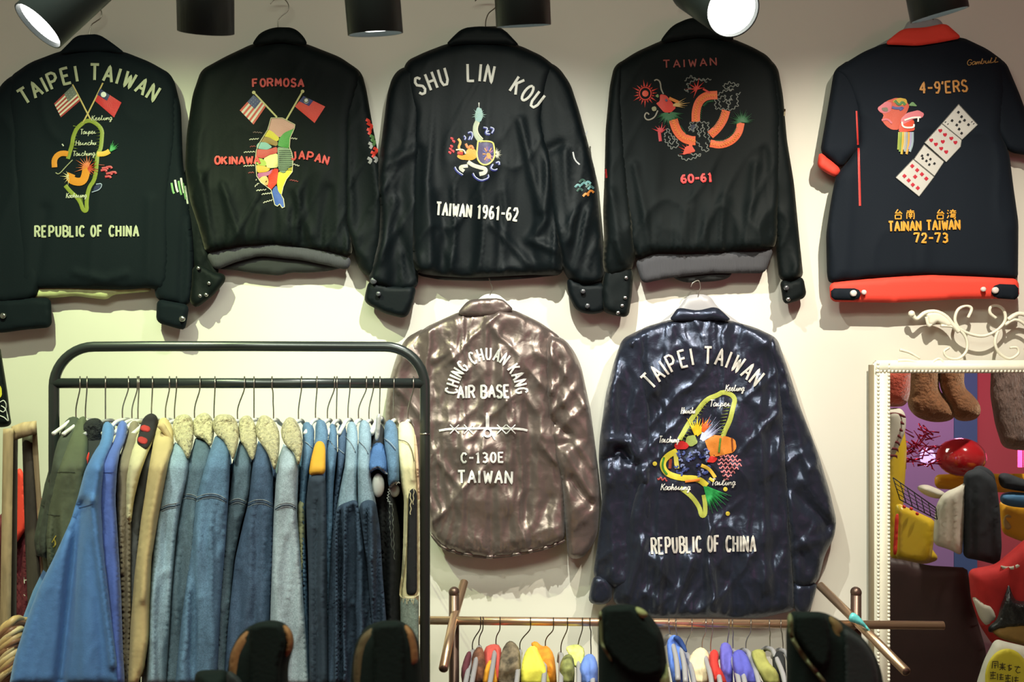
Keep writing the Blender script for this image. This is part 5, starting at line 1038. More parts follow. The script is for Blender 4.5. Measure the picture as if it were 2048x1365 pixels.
e = Emb([b]); e.rib([(769, 880), (780, 888), (792, 903)], 2, (46, 60, 80), 1); e.rib([(768, 877), (780, 884), (792, 899)], 1, (180, 190, 195), 1.3); e.scallop([(777, 977), (790, 966), (800, 966)], 2, (200, 200, 190), 1.6, 5); e.scallop([(779, 978), (775, 1000), (782, 1010)], 1.4, (170, 175, 170), 2, 6); e.build('seams_and_fray', g)
q = P(789, 982, -1.01); MB().ball(q, .0105, 16, (1, 1, 1.25)).build('shoulder_pad', knob, g, label='smooth grey rounded hanger end')
g, b, f = garment('denim_jacket', 'cream denim jacket with frayed armhole, last at right end of the rack', 'jacket', [(796, 850), (806, 843), (820, 845), (830, 863), (832, 900), (834, 950), (837, 985), (836, 1190), (838, 1240), (839, 1372), (801, 1372), (801, 1240), (800, 1190), (806, 1100), (808, 1000), (801, 960), (797, 900)], creamd, -.02, addf(wr_twill(82, .6), folds(([(815, 880), (825, 960)], 5, .008))), r=9, step=5)
pil('armhole', [(817, 985), (826, 976), (834, 984), (834, 1190), (815, 1192), (812, 1180), (815, 1080)], lambda x, y: f(x, y)-.030, .004, blkcl, g, r=4, step=5, label='dark frayed armhole')
pil('grey_denim_panel', [(801, 1196), (837, 1196), (838, 1372), (802, 1372)], lambda x, y: f(x, y)-.030, .006, d_gr, g, r=5, step=6, label='grey green denim panel')
pil('back_edge', [(830, 862), (836, 905), (839, 975), (840, 1010), (836, 1010), (833, 950), (829, 890)], lambda x, y: f(x, y)-.02, .01, mat('blush_cloth', (190, 160, 130), .85), g, r=4, step=4)
e = Emb([b], fall=-1.05)
TR = (224, 214, 170)
e.lift = 8; e.rib([(812, 990), (812, 1100), (800, 1185), (802, 1196), (836, 1197), (838, 1180), (837, 1000)], 4, TR, 2); e.rib([(797, 880), (815, 884), (824, 900), (829, 925)], 1.6, (90, 84, 60), 1)
e.scallop([(818, 978), (822, 1000), (821, 1030)], 1.8, TR, 1, 15); e.scallop([(828, 975), (826, 1010)], 1.4, TR, .8, 13)
for k in range(7): e.rib([(803+k*5, 1197), (804+k*5-(k % 2)*3, 1203+(k % 3)*3)], 1.6, TR, 2)
e.build('frayed_trim', g)

# ------------------------------------------------------------------ lower bronze rack
bronze = mat('bronze_tube', (196, 164, 134), .30, metal=.85)
bronzed = mat('dark_bronze_tube', (96, 76, 66), .35, metal=.7)
BY = -.42; k = .0005*(BY+3)
lk = thing('clothes_rack', 'bronze metal clothes rack low on the right, with ball finials and slanting arms', 'clothes rack', P(1300, 1250, BY)[:2]+(0,))
MB().tube([P(790, 1241, BY), P(1100, 1244, BY), P(1887, 1252, BY)], .0108, 16).build('hanging_rail', bronze, lk)
for px, top, w in ((908, 1190, 11), (1712, 1190, 11)):
    a = P(px, top, BY+.03); MB().tube([a, (a[0], a[1], 0.004)], .0135, 16).build('upright_post', bronzed, lk)
    MB().ball((a[0], a[1], a[2]+.006), .0145, 16).build('ball_finial', bronzed, lk)
for pts in ([P(928, 1166, BY+.14), P(908, 1236, BY+.01), P(902, 1262, BY-.05), P(887, 1338, BY-.20)], [P(1640, 1172, BY+.12), P(1712, 1243, BY-.01), P(1812, 1344, BY-.24)]):
    MB().tube(pts, .0115, 16).build('slanting_arm', bronze, lk)
    MB().tube([Vector(pts[-1])+(Vector(pts[-1])-Vector(pts[-2])).normalized()*.0005, Vector(pts[-1])+(Vector(pts[-1])-Vector(pts[-2])).normalized()*.001], .009, 14).build('tube_mouth', bronzed, lk)
teal = mat('turquoise_plastic', (98, 196, 196), .35, spec=.6)
o, _ = pil('plastic_hanger', [(1695, 1243), (1702, 1224), (1716, 1230), (1738, 1258), (1750, 1276), (1748, 1274), (1728, 1254), (1712, 1248)], BY-.075, .012, teal, None, r=6, step=4, nobvh=True)
props(o, 'turquoise plastic hanger piece wrapped on the slanting arm, at right', 'hanger')

lm = {}
def cl(n, rgb, var=.0): return mat(n, rgb, .85, var=var, vs=40, bs=160, bst=.4)
patt = cl('patterned_black_cream', (110, 98, 78), .9); patt2 = cl('patterned_olive', (120, 124, 70), .7); patt3 = cl('patterned_brown', (110, 70, 50), .8)
LG = [
 ('shirt', 'maroon shirt, first on the bronze rack', [(928, 1318), (936, 1302), (944, 1306), (938, 1340), (944, 1372), (925, 1372), (921, 1345)], cl('maroon_cloth', (96, 44, 54)), -.01),
 ('shirt', 'black and brown patterned shirt, second on the bronze rack', [(944, 1310), (956, 1292), (968, 1300), (972, 1340), (974, 1372), (942, 1372), (940, 1340)], patt3, .01),
 ('shirt', 'coral red shirt behind the orange one, on bronze rack', [(968, 1296), (985, 1288), (1002, 1292), (1004, 1330), (1004, 1372), (972, 1372), (968, 1330)], cl('coral_cloth', (200, 84, 74), .15), .03),
 ('shirt', 'orange yellow shirt with narrow shoulder, on bronze rack', [(970, 1335), (980, 1318), (990, 1330), (996, 1372), (964, 1372)], cl('orange_cloth', (232, 160, 40)), -.02),
 ('scarf', 'cream and black patterned scarf curled over a hanger', [(1004, 1300), (1016, 1282), (1028, 1284), (1040, 1300), (1042, 1340), (1044, 1372), (996, 1372), (998, 1330)], patt, -.01),
 ('shirt', 'lemon yellow shirt on the bronze rack', [(1048, 1310), (1058, 1294), (1072, 1292), (1080, 1310), (1092, 1335), (1102, 1372), (1042, 1372), (1042, 1335)], cl('lemon_cloth', (232, 226, 84)), -.03),
 ('scarf', 'orange ruffled scarf right of the lemon shirt', [(1060, 1288), (1072, 1282), (1084, 1294), (1096, 1292), (1108, 1310), (1112, 1340), (1114, 1372), (1094, 1372), (1084, 1330), (1070, 1300)], cl('amber_cloth', (216, 140, 40), .3), .01),
 ('shirt', 'olive and black patterned shirt on the bronze rack', [(1122, 1320), (1134, 1308), (1146, 1312), (1150, 1340), (1148, 1372), (1116, 1372), (1118, 1345)], patt2, -.01),
 ('scarf', 'lime and black scarf behind the olive patterned shirt', [(1130, 1296), (1144, 1290), (1160, 1290), (1170, 1300), (1168, 1330), (1150, 1340), (1138, 1310)], cl('lime_pattern', (196, 200, 110), .6), .03),
 ('shirt', 'light blue shirt left of the dark boot', [(1164, 1320), (1174, 1308), (1188, 1310), (1196, 1330), (1196, 1372), (1158, 1372), (1158, 1345)], cl('periwinkle_cloth', (104, 134, 206), .1), -.01),
 ('jacket', 'bright blue jacket with dark collar, right of the dark boot', [(1333, 1285), (1342, 1272), (1352, 1270), (1362, 1286), (1372, 1316), (1380, 1372), (1346, 1372), (1336, 1320)], cl('royal_blue_cloth', (88, 122, 206), .08), -.02),
 ('jacket', 'cream puffy jacket right of the bright blue one', [(1376, 1318), (1390, 1300), (1404, 1294), (1418, 1306), (1420, 1340), (1418, 1372), (1384, 1372), (1378, 1345)], cl('cream_puffy', (214, 198, 160), .12), .02),
 ('shirt', 'red shirt between two pale hangers', [(1418, 1308), (1428, 1298), (1438, 1306), (1436, 1330), (1448, 1350), (1456, 1372), (1424, 1372), (1420, 1340)], cl('scarlet_cloth', (206, 52, 44)), -.01),
 ('jacket', 'violet blue jacket with ring-shaped collar', [(1440, 1290), (1452, 1284), (1464, 1294), (1466, 1330), (1466, 1372), (1446, 1372), (1440, 1330)], cl('violet_cloth', (96, 92, 180), .1), .01),
 ('jacket', 'indigo blue crumpled jacket next to the olive one', [(1464, 1306), (1480, 1298), (1494, 1310), (1506, 1340), (1530, 1372), (1470, 1372), (1466, 1340)], cl('iris_cloth', (82, 84, 176), .1), -.02),
 ('jacket', 'olive yellow crumpled jacket near the right dark boot', [(1500, 1306), (1514, 1298), (1530, 1302), (1534, 1322), (1556, 1344), (1562, 1372), (1530, 1372), (1512, 1335)], cl('moss_cloth', (146, 146, 78), .2), -.03),
 ('jacket', 'black jacket beside the right dark boot', [(1544, 1312), (1556, 1302), (1570, 1310), (1574, 1372), (1552, 1372), (1546, 1340)], blkcl, .01)]
for i, (nm, lb, ol, m, off) in enumerate(LG):
    g, b, f = garment(nm, lb, nm, ol, m, off, addf(wr_nylon(90+i, .9)), r=6, H=.016, grp='garments on the bronze rack', rail=BY, top=1280, sh=1345, dep=.10, step=3)
    if nm == 'jacket' and i == 10: pil('collar', [(1344, 1276), (1356, 1270), (1368, 1284), (1376, 1306), (1370, 1306), (1356, 1286)], lambda x, y: f(x, y)-.012, .02, cl('dark_blue_collar', (28, 58, 116)), g, r=5, step=4)
LH = [(961, 945, 1302), (966, 958, 1294), (1000, 992, 1292), (1061, 1040, 1302), (1107, 1091, 1296), (1135, 1122, 1308), (1165, 1156, 1308), (1180, 1182, 1314), (1338, 1340, 1272), (1352, 1354, 1276), (1384, 1372, 1306), (1412, 1404, 1300), (1425, 1421, 1306), (1458, 1455, 1300), (1465, 1466, 1300), (1502, 1492, 1300), (1539, 1540, 1296), (1562, 1566, 1300)]
LN = ['over the maroon shirt', 'over the brown patterned shirt', 'over the coral red shirt', 'over the patterned scarf', 'over the orange ruffled scarf', 'over the olive patterned shirt', 'left of the light blue shirt', 'over the light blue shirt beside the olive-patched boot', 'over the bright blue jacket', 'right behind the bright blue jacket', 'bent, left of the cream puffy jacket', 'over the cream puffy jacket', 'over the red shirt', 'over the violet blue jacket', 'left of the indigo jacket', 'over the indigo jacket', 'over the olive yellow jacket', 'beside the right dark boot']
for (a, b, y), n in zip(LH, LN):
    rhanger(a, b, y, (-34, 64), rail=BY, ry=1245+(a-860)*.0108*.9, label='curved wire hanger '+n, grp='wire hangers on the bronze rack', rr=8, w=.0065, m=plas, hm=dwire if a < 1300 else wire)

# ------------------------------------------------------------------ far left: wooden frame, black garment, red garment, wig
woodl = mat('worn_wood', (150, 128, 96), .7, var=.25, vs=12, stretch=(8, 1, 1)); woodd = mat('dark_shaded_worn_wood', (62, 54, 44), .7, var=.25, vs=12, stretch=(8, 1, 1))  # darker copy: paints shade on the stiles' side faces; the shelf's own tone
lf = thing('wooden_frame', 'worn wooden A-frame stand at the left edge, beside the black rack', 'stand', P(40, 1300, -.75)[:2]+(0,))
zb = 682.5+CAMZ/(.0005*2.25)
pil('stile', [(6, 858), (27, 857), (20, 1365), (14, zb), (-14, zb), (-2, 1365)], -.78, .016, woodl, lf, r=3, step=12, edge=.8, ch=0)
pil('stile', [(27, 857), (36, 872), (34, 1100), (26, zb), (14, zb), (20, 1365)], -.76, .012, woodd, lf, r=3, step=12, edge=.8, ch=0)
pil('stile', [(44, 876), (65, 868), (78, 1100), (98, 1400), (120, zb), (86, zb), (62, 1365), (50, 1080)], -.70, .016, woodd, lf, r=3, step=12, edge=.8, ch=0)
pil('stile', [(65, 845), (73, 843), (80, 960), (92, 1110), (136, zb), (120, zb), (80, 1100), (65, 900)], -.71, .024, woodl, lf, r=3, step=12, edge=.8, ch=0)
pil('top_bar', [(22, 854), (46, 845), (73, 842), (74, 868), (46, 876), (27, 882)], -.73, .05, woodl, lf, r=3, step=8, edge=.8, ch=0)
lg = thing('souvenir_jacket', 'black jacket with white curled embroidery, cut off at the left edge', 'jacket', P(0, 840, -.4))
_, b = pil('sleeve', [(-60, 700), (0, 690), (8, 740), (16, 790), (20, 830), (24, 850), (8, 856), (-60, 850)], -.40, .05, velv, lg, r=16)
e = Emb([b])
for c0 in ([(0, 805), (8, 800), (14, 812), (8, 826), (0, 822)], [(0, 832), (10, 836), (18, 846), (14, 828)], [(2, 812), (12, 818), (16, 836)]): e.rib(c0, 2.2, (205, 205, 200))
e.poly([(-4, 768), (3, 775), (4, 792), (-4, 800)], (215, 205, 60)); e.build('white_embroidery', lg)
rg = thing('jacket', 'maroon jacket with bright red front flap and small white letters, left of the blue sweatshirt', 'jacket', P(55, 1300, -.5))
_, b = pil('body', [(22, 1010), (40, 990), (70, 985), (88, 1010), (96, 1100), (96, 1180), (80, 1260), (-10, 1300), (-40, 1200), (-20, 1050)], -.45, .06, cl('wine_cloth', (92, 26, 36), .3), rg, r=18, wr=wr_drape(70, 16, 1))
pil('front_flap', [(33, 940), (42, 936), (50, 955), (52, 1000), (56, 1050), (42, 1075), (26, 1096), (28, 1050), (31, 990)], -.53, .016, redm, rg, r=6, step=5, label='bright red front flap')
pil('red_shoulder', [(80, 1000), (92, 985), (100, 1000), (98, 1040), (88, 1060)], -.52, .016, redm, rg, r=6, step=5, label='red shoulder edge')
e = Emb([b], fall=-.52); e.text('HN', [(47, 1168), (72, 1166)], 13, 2, (190, 180, 170), .7, ch=False); e.rib([(47, 1190), (50, 1193)], 2.5, (180, 160, 150)); e.build('small_lettering', rg)
hair = mat('golden_brown_hair', (190, 158, 104), .45, spec=.5); skin = mat('pale_mannequin', (216, 196, 150), .6)
wg = thing('wig_head', 'golden brown wig on a pale form, bottom left corner', 'wig', P(0, 1420, -.95))
c = P(-5, 1345, -.93)
MB().ball((c[0], c[1]+.02, c[2]-.04), .07, 18, (1, 1, 1.2)).build('form', skin, wg)
rn = random.Random(9)
for kk in range(30):
    i = kk % 15; l = kk//15
    j_ = lambda q: rn.uniform(-q, q)
    pts = [P(54-i*1.2+j_(3), 1240+i*6+l*4, -.93+j_(.01)), P(36+j_(4), 1240+i*6.5+j_(3), -.96-l*.01), P(14+j_(4), 1252+i*7+j_(4), -.975-l*.01), P(-8, 1276+i*7+j_(4), -.97), P(-30, 1310+i*7, -.95)]
    MB().tube(spline(pts, 5), [.0072*(.5+.5*math.sin(PI*min(1, .12+q_/22))) for q_ in range(21)], 7).build('hair_lock', [hair, mat('brown_hair', (132, 92, 62), .45), mat('blond_hair', (214, 190, 138), .45)][rn.randrange(3)], wg)

# ------------------------------------------------------------------ dark boots on the window shelf, close to the viewer
bt_dk = mat('dark_suede', (14, 24, 21), .85, spec=.15, bs=300, bst=.4, sheen=.0, var=.15, vs=20); bt_br = mat('tan_suede', (120, 82, 44), .8, bs=300, bst=.4, var=.15, vs=20)
bt_ol = mat('olive_suede', (126, 130, 84), .8, bs=300, bst=.3); bt_edge = mat('olive_piping', (92, 96, 62), .7)
SY = -2.1; zs = CAMZ-.385; ys = 682.5+.385/(.0005*.9)
def boot(label, dark, pans, name='suede_boot'):
    xs = [p[0] for p in dark]; t = thing(name, label, 'boot', P(sum(xs)/len(xs), ys, SY), 'dark boots on the front shelf')
    pil('upper', dark, SY+.02, .05, bt_dk, t, r=40, step=7, edge=.25, bh=.03)
    for nm, pp, mm, dy, lb in pans: pil(nm, pp, SY-dy, .012, mm, t, r=8, step=6, edge=.2, **({'label': lb} if lb else {}))
boot('dark rounded suede boot with tan sides, in front of the pale denim sleeve', [(452, 1365), (456, 1330), (462, 1300), (482, 1265), (512, 1246), (545, 1240), (570, 1246), (586, 1266), (589, 1290), (580, 1318), (576, 1340), (577, 1372), (577, ys), (440, ys), (440, 1400)],
     [('side_panel', [(458, 1345), (460, 1310), (476, 1278), (498, 1258), (498, 1365), (495, 1400), (470, 1400)], bt_br, .012, 'tan side panel'), ('side_panel', [(564, 1248), (580, 1256), (589, 1280), (584, 1305), (566, 1322), (570, 1290)], bt_br, .012, 'tan side panel'), ('heel_strip', [(498, 1252), (530, 1243), (564, 1246), (572, 1290), (560, 1330), (555, ys), (500, ys)], bt_dk, .024, None)])
boot('dark rounded suede boot with tan sides, beside the black rack right upright', [(700, 1372), (706, 1310), (714, 1280), (734, 1252), (762, 1242), (800, 1241), (824, 1256), (838, 1285), (842, 1330), (846, 1372), (846, ys), (694, ys)],
     [('side_panel', [(706, 1350), (709, 1310), (722, 1272), (748, 1252), (748, 1360), (746, 1400), (712, 1400)], mat('dark_tan_suede', (78, 64, 38), .8, bs=300), .012, 'brown side panel'), ('side_panel', [(808, 1246), (826, 1262), (836, 1300), (836, 1330), (812, 1344)], bt_br, .012, 'tan side panel'), ('heel_strip', [(746, 1252), (764, 1244), (804, 1244), (812, 1290), (812, ys), (748, ys)], bt_dk, .024, None)])
boot('large black-green suede boot with olive collar patch, left of the bright blue jacket', [(1196, 1372), (1196, 1240), (1205, 1213), (1240, 1209), (1268, 1210), (1292, 1222), (1312, 1246), (1326, 1270), (1332, 1310), (1340, 1372), (1344, ys), (1190, ys)],
     [('collar_patch', [(1268, 1213), (1284, 1217), (1297, 1228), (1294, 1236), (1276, 1240)], bt_ol, .026, 'olive collar patch'), ('side_panel', [(1212, 1372), (1216, 1330), (1224, 1322), (1250, 1350), (1290, 1358), (1328, 1354), (1334, 1320), (1342, 1372), (1342, ys), (1210, ys)], bt_ol, .012, 'olive lower panel'),
      ('heel_strip', [(1208, 1215), (1266, 1211), (1290, 1240), (1320, 1272), (1328, 1350), (1290, 1358), (1256, 1350), (1222, 1318), (1206, 1290), (1207, 1240)], bt_dk, .024, None), ('piping', [(1196, 1226), (1204, 1220), (1206, 1288), (1226, 1322), (1222, 1326), (1200, 1292)], bt_edge, .028, None)])
boot('large black-green suede boot with brown band, at right under the slanting arm', [(1573, 1372), (1572, 1260), (1580, 1222), (1600, 1224), (1644, 1224), (1672, 1236), (1700, 1256), (1730, 1280), (1750, 1310), (1762, 1340), (1768, 1372), (1770, ys), (1568, ys)],
     [('brown_band', [(1656, 1228), (1686, 1250), (1686, 1372), (1684, ys), (1640, ys), (1648, 1365), (1652, 1345), (1662, 1320), (1664, 1280)], mat('ochre_suede', (96, 76, 38), .8, bs=300), .016, 'ochre brown band'), ('heel_strip', [(1588, 1226), (1644, 1225), (1656, 1240), (1664, 1290), (1662, 1322), (1650, 1342), (1630, 1334), (1606, 1300), (1590, 1270)], bt_dk, .026, None),
      ('toe_panel', [(1686, 1254), (1726, 1282), (1746, 1312), (1756, 1345), (1762, ys), (1686, ys)], mat('black_suede', (14, 24, 24), .8, bs=300), .022, None), ('piping', [(1573, 1240), (1580, 1222), (1588, 1240), (1586, 1270), (1606, 1304), (1640, 1348), (1654, 1365), (1646, 1370), (1600, 1312), (1578, 1276)], bt_edge, .028, 'olive piping')])
boot('dark grey-green flat shoe, lowest at left of the boots', [(388, 1372), (390, 1348), (400, 1341), (455, 1340), (465, 1372), (465, ys), (388, ys)], [('heel_strip', [(452, 1345), (462, 1342), (485, 1362), (490, 1400), (455, 1400)], mat('black_suede', (14, 24, 24), .8), .03, None)], 'suede_shoe')
a = P(380, 0, SY)[0]; b_ = P(1780, 0, SY)[0]
sh = thing('display_shelf', 'dark window shelf carrying the boots, below the frame', 'shelf', ((a+b_)/2, SY, 0))
MB().box(a-.05, b_+.05, SY-.09, SY+.12, zs-.02, zs, .003).build('shelf_board', woodd, sh)
for x in (a-.03, b_+.03): MB().box(x-.015, x+.015, SY-.07, SY+.1, .002, zs-.02, .003).build('support', woodd, sh)

# ------------------------------------------------------------------ mirror with scrollwork
frw = mat('white_carved_frame', (232, 228, 208), .5, bs=60, bst=.3, var=.04, vs=30); gld = mat('tarnished_edge', (128, 116, 92), .5)
mir = bpy.data.materials.new('mirror_glass'); mir.use_nodes = True; bb = mir.node_tree.nodes['Principled BSDF']
bb.inputs['Base Color'].default_value = (.9, .9, .88, 1); bb.inputs['Metallic'].default_value = 1; bb.inputs['Roughness'].default_value = .0
mx0, mx1 = P(1770, 0, MY)[0], P(2300, 0, MY)[0]; mzt = P(0, 744, MY)[2]; mzb = .25
mt = thing('wall_mirror', 'tall mirror in a white scroll-topped frame, right of the long navy jacket', 'mirror', ((mx0+mx1)/2, MY, mzb-.06))
MB().box(mx0, mx1, MY, MY+.012, mzb, mzt).build('mirror_glass', mir, mt, smooth=False)
fw = .034
for nm, q in (('frame_side', (mx0-fw, mx0+.012, mzb-.04, mzt+.03)), ('frame_side', (mx1-.012, mx1+fw, mzb-.04, mzt+.03)), ('frame_top', (mx0-fw, mx1+fw, mzt-.004, mzt+.034)), ('frame_bottom', (mx0-fw, mx1+fw, mzb-.06, mzb+.01))):
    z_ = 0 if nm == 'frame_side' else .0025
    m = MB(); m.box(q[0]+z_, q[1]-z_, MY-.014-z_, MY+.02-z_, q[2], q[3], .006)
    L = (q[3]-q[2]) if nm == 'frame_side' else (q[1]-q[0]); n = int(L/.011)
    for i in range(n):   # rope beading along both edges
        if nm == 'frame_side':
            for xx in (q[0]+.009, q[1]-.006): m.ball((xx, MY-.014, q[2]+(i+.5)*L/n), .0058, 6, (.8, .8, .95))
        else: m.ball((q[0]+(i+.5)*L/n, MY-.014, q[2]+.006 if nm == 'frame_top' else q[3]-.006), .0058, 6, (.95, .8, .8))
    m.build(nm, frw, mt)
MB().box(mx0-fw-.006, mx0-fw+.004, MY-.006, MY+.026, mzb-.05, mzt+.02).build('frame_edge', gld, mt)
def scroll(pts, w0, w1=None, n=6):
    s = spline([P(a, b, MY-.008) for a, b in pts], n); N_ = len(s); w1 = w1 or w0
    return MB().tube(s, [w0+(w1-w0)*i/(N_-1) for i in range(N_)], 8)
SC = [([(1826, 631), (1834, 638), (1850, 626), (1872, 624), (1892, 634), (1905, 650), (1918, 664)], .006, .007), ([(1886, 640), (1870, 640), (1858, 652), (1852, 634)], .006, .004),
      ([(1936, 636), (1943, 618), (1932, 612), (1916, 620), (1910, 640), (1920, 658), (1945, 670), (1970, 672), (1995, 660), (2010, 642), (2008, 622), (1996, 612), (1982, 614), (1980, 626), (1992, 637)], .0045, .0045),
      ([(1882, 652), (1905, 654), (1925, 666), (1934, 684), (1932, 704), (1916, 718), (1896, 716), (1888, 704), (1898, 696)], .0045, .0035), ([(1996, 662), (1990, 685), (1998, 706), (2018, 718), (2036, 708), (2034, 696), (2020, 696)], .0045, .0035),
      ([(2010, 650), (2030, 640), (2050, 650), (2056, 670), (2050, 700)], .005, .004), ([(2016, 640), (2036, 628), (2060, 634), (2080, 650)], .007, .006), ([(1800, 700), (1820, 706), (1840, 718)], .005, .003), ([(1795, 722), (1820, 722), (1850, 730)], .005, .004),
      ([(1860, 728), (1878, 718), (1890, 730)], .004, .004), ([(2100, 640), (2080, 660), (2085, 700), (2110, 722)], .005, .005)]
for i, (pp, w0, w1) in enumerate(SC): scroll(pp, w0, w1).build('scroll', frw, mt)
q = P(1823, 628, MY-.008); MB().ball(q, .010, 12).build('scroll_knob', frw, mt)
pil('scroll_leaf', [(1850, 626), (1872, 620), (1892, 630), (1908, 650), (1900, 656), (1884, 650), (1874, 644), (1868, 652), (1858, 650), (1854, 636)], MY-.004, .010, frw, mt, r=6, step=4)

# ------------------------------------------------------------------ things in the shop seen through the mirror (placed where the reflection puts them)
MR = dict(mirror=True, nobvh=True)
def back(d): return d-3
def VP(px, py, Y): x, y, z = P(px, py, Y); return (x, 2*MY-y, z)
def mthing(name, label, cat, px, py, Y, group=None): return thing(name, label, cat, VP(px, py, Y), group)
plush = mat('brown_plush', (124, 82, 52), .95, sheen=.6, sheen_tint=(1, .7, .45), bs=90, bst=1, bd=.01, var=.25, vs=25)
rplush = mat('red_brown_plush', (170, 70, 50), .9, sheen=.5, bs=90, bst=.8, bd=.01, var=.2, vs=20)
gplush = mat('grey_brown_fur', (112, 92, 84), .95, sheen=.5, bs=120, bst=1, bd=.01, var=.3, vs=30, stretch=(1, 1, .3))
yelp = mat('yellow_plastic', (218, 186, 48), .35, spec=.6); yelc = mat('yellow_crate_plastic', (236, 172, 44), .4); redp = mat('red_plush_cloth', (196, 46, 46), .85, var=.15, vs=15)
dbr = mat('dark_brown_leather', (58, 38, 38), .55, var=.15, vs=10); whc = mat('white_cotton', (206, 202, 186), .85, bs=200, bst=.2); blc = mat('charcoal_cotton', (38, 44, 50), .85)
lil = mat('lilac_wall_panel', (178, 150, 214), .7); blw = mat('blue_wall_panel', (84, 118, 176), .7)
# wall panels
def panel(nm, lb, x0, x1, m):
    a = VP(x0, 600, 4.1); b = VP(x1, 600, 4.1); o = MB().box(min(a[0], b[0]), max(a[0], b[0]), YB+.002, YB+.03, .0, 2.9).build(nm, m, smooth=False); props(o, lb, 'panel')
panel('wall_panel', 'lilac painted wall panel seen in the mirror, left of the blue one', 1760, 1905, lil)
panel('wall_panel', 'narrow blue wall panel seen in the mirror behind plush legs', 1906, 1952, blw)
bear = mthing('plush_bear', 'hanging brown plush toy of which two furry legs show in the mirror', 'plush toy', 1890, 840, 1.7)
for q in ([(1822, 700), (1880, 700), (1878, 780), (1892, 795), (1908, 812), (1912, 830), (1902, 842), (1875, 846), (1850, 842), (1828, 832), (1814, 812), (1818, 770)], [(1880, 700), (1930, 700), (1928, 775), (1945, 790), (1960, 808), (1962, 828), (1950, 841), (1925, 844), (1908, 838), (1890, 800), (1878, 770)]):
    pil('leg', q, back(4.72), .10, plush, bear, r=30, step=5, edge=.1, wr=wr_fleece(4, .8), bh=.08, **MR)
pil('body', [(1800, 560), (1950, 560), (1950, 710), (1930, 730), (1820, 730), (1800, 710)], back(4.75), .12, plush, bear, r=40, step=12, edge=.1, bh=.1, **MR)
rt = mthing('plush_toy', 'red brown plush toy with a striped scarf, left edge of the mirror', 'plush toy', 1795, 900, 1.2)
pil('head', [(1760, 735), (1822, 735), (1820, 790), (1812, 812), (1790, 815), (1760, 812)], back(4.3), .09, rplush, rt, r=26, step=6, edge=.1, bh=.07, **MR)
_, bsc = pil('striped_sock', [(1770, 818), (1800, 815), (1812, 830), (1812, 860), (1800, 890), (1788, 915), (1770, 930), (1760, 900)], back(4.25), .06, whc, rt, r=18, step=6, edge=.1, mirror=True)
for i in range(7):
    yy = 826+i*14; pil('stripe', [(1772, yy), (1795, yy-1), (1813-i*3, yy+7), (1811-i*3, yy+12), (1794, yy+4), (1772, yy+5)], back(4.25)-.052, .012, mat('maroon_stripe', (110, 40, 44), .9), rt, r=3, step=5, **MR)
ys_ = mthing('slide', 'tall yellow plastic slide panel seen at left of the mirror', 'slide', 1800, 1010, 1.25)
pil('chute', [(1785, 820), (1808, 850), (1814, 900), (1806, 1020), (1880, 1120), (1850, 1130), (1780, 1120), (1770, 1000), (1772, 860)], back(4.45), .05, yelp, ys_, r=12, step=8, bh=.02, **MR)
tn = mthing('tinsel_star', 'shiny red and violet tinsel decoration in the mirror', 'decoration', 1840, 940, 1.3)
tins = mat('red_tinsel', (190, 40, 70), .15, metal=.9); vio = mat('violet_lamp_glow', (214, 190, 255), .5, emit=1.3)
m = MB(); rn = random.Random(3)
for i in range(60):
    a = VP(1835+rn.uniform(-25, 35), 890+rn.uniform(-30, 45), back(4.5)); d = Vector((rn.uniform(-1, 1), rn.uniform(-.5, .5), rn.uniform(-.6, .6))).normalized()*.07; m.tube([Vector(a)-d*.5, Vector(a)+d*.5], [.004, .0015], 5)
m.build('tinsel', tins, tn); a = VP(1855, 915, back(4.52)); MB().ball(a, .035, 14, (1, .6, 1.2)).build('glowing_bulb', vio, tn)
rb = mthing('ball', 'shiny translucent red ball seen in the mirror', 'ball', 1920, 948, 1.75)
a = VP(1922, 915, back(4.8)); MB().ball((a[0], a[1], a[2]), .112, 26, (1, 1, .82), .02, 4).build('shell', mat('red_gloss_ball', (176, 34, 40), .12, spec=.9, coat=.6), rb)
gf = mthing('plush_toy', 'grey brown furry toy hanging at right of the mirror', 'plush toy', 2020, 900, 1.7)
pil('body', [(1985, 660), (2070, 660), (2070, 900), (2040, 902), (2005, 896), (1990, 850), (1980, 790)], back(4.7), .1, gplush, gf, r=30, step=8, edge=.1, bh=.08, wr=wr_fleece(6, .8), **MR)
nb = mthing('neon_tube', 'pink glowing neon tube at the right edge of the mirror', 'neon lamp', 2044, 930, 2.5)
MB().tube([VP(2040, 885, 2.5), VP(2040, 935, 2.5)], .012, 10).build('tube', mat('pink_neon_glow', (255, 70, 130), .5, emit=4), nb); MB().tube([VP(2052, 885, 2.5), VP(2052, 935, 2.5)], .012, 10).build('tube', MATS['pink_neon_glow'], nb)
# table, crates, clothes
tb = mthing('leather_bench', 'dark brown leather bench filling the lower part of the mirror', 'bench', 1850, 1500, 1.0)
LOC[tb.name] = Vector((LOC[tb.name].x, LOC[tb.name].y, 0)); tb.location.z = 0
zbm = 682.5+1.698/(.0005*4.2)
pil('front', [(1750, 1112), (1782, 1116), (1860, 1132), (1936, 1136), (1942, 1190), (1960, 1260), (1972, 1300), (1972, zbm), (1750, zbm)], back(4.2), .03, dbr, tb, r=10, step=14, bh=.02, **MR)
cr = mthing('basket', 'tilted black wire basket on the yellow bin', 'basket', 1830, 1010, 1.1)
m = MB()
for i in range(7):
    t = i/6; m.tube([VP(1786+85*t, 956+60*t-0, 1.18), VP(1800+74*t, 1000+40*t, 1.15)], .0022, 5)
for t in (0, .25, .5, .75, 1): m.tube([VP(1786+14*t, 956+44*t, 1.17), VP(1871+3*t, 1016+24*t, 1.17)], .0026 if t in (0, 1) else .0016, 5)
m.build('wire_mesh', mat('black_wire', (36, 34, 30), .5), cr)
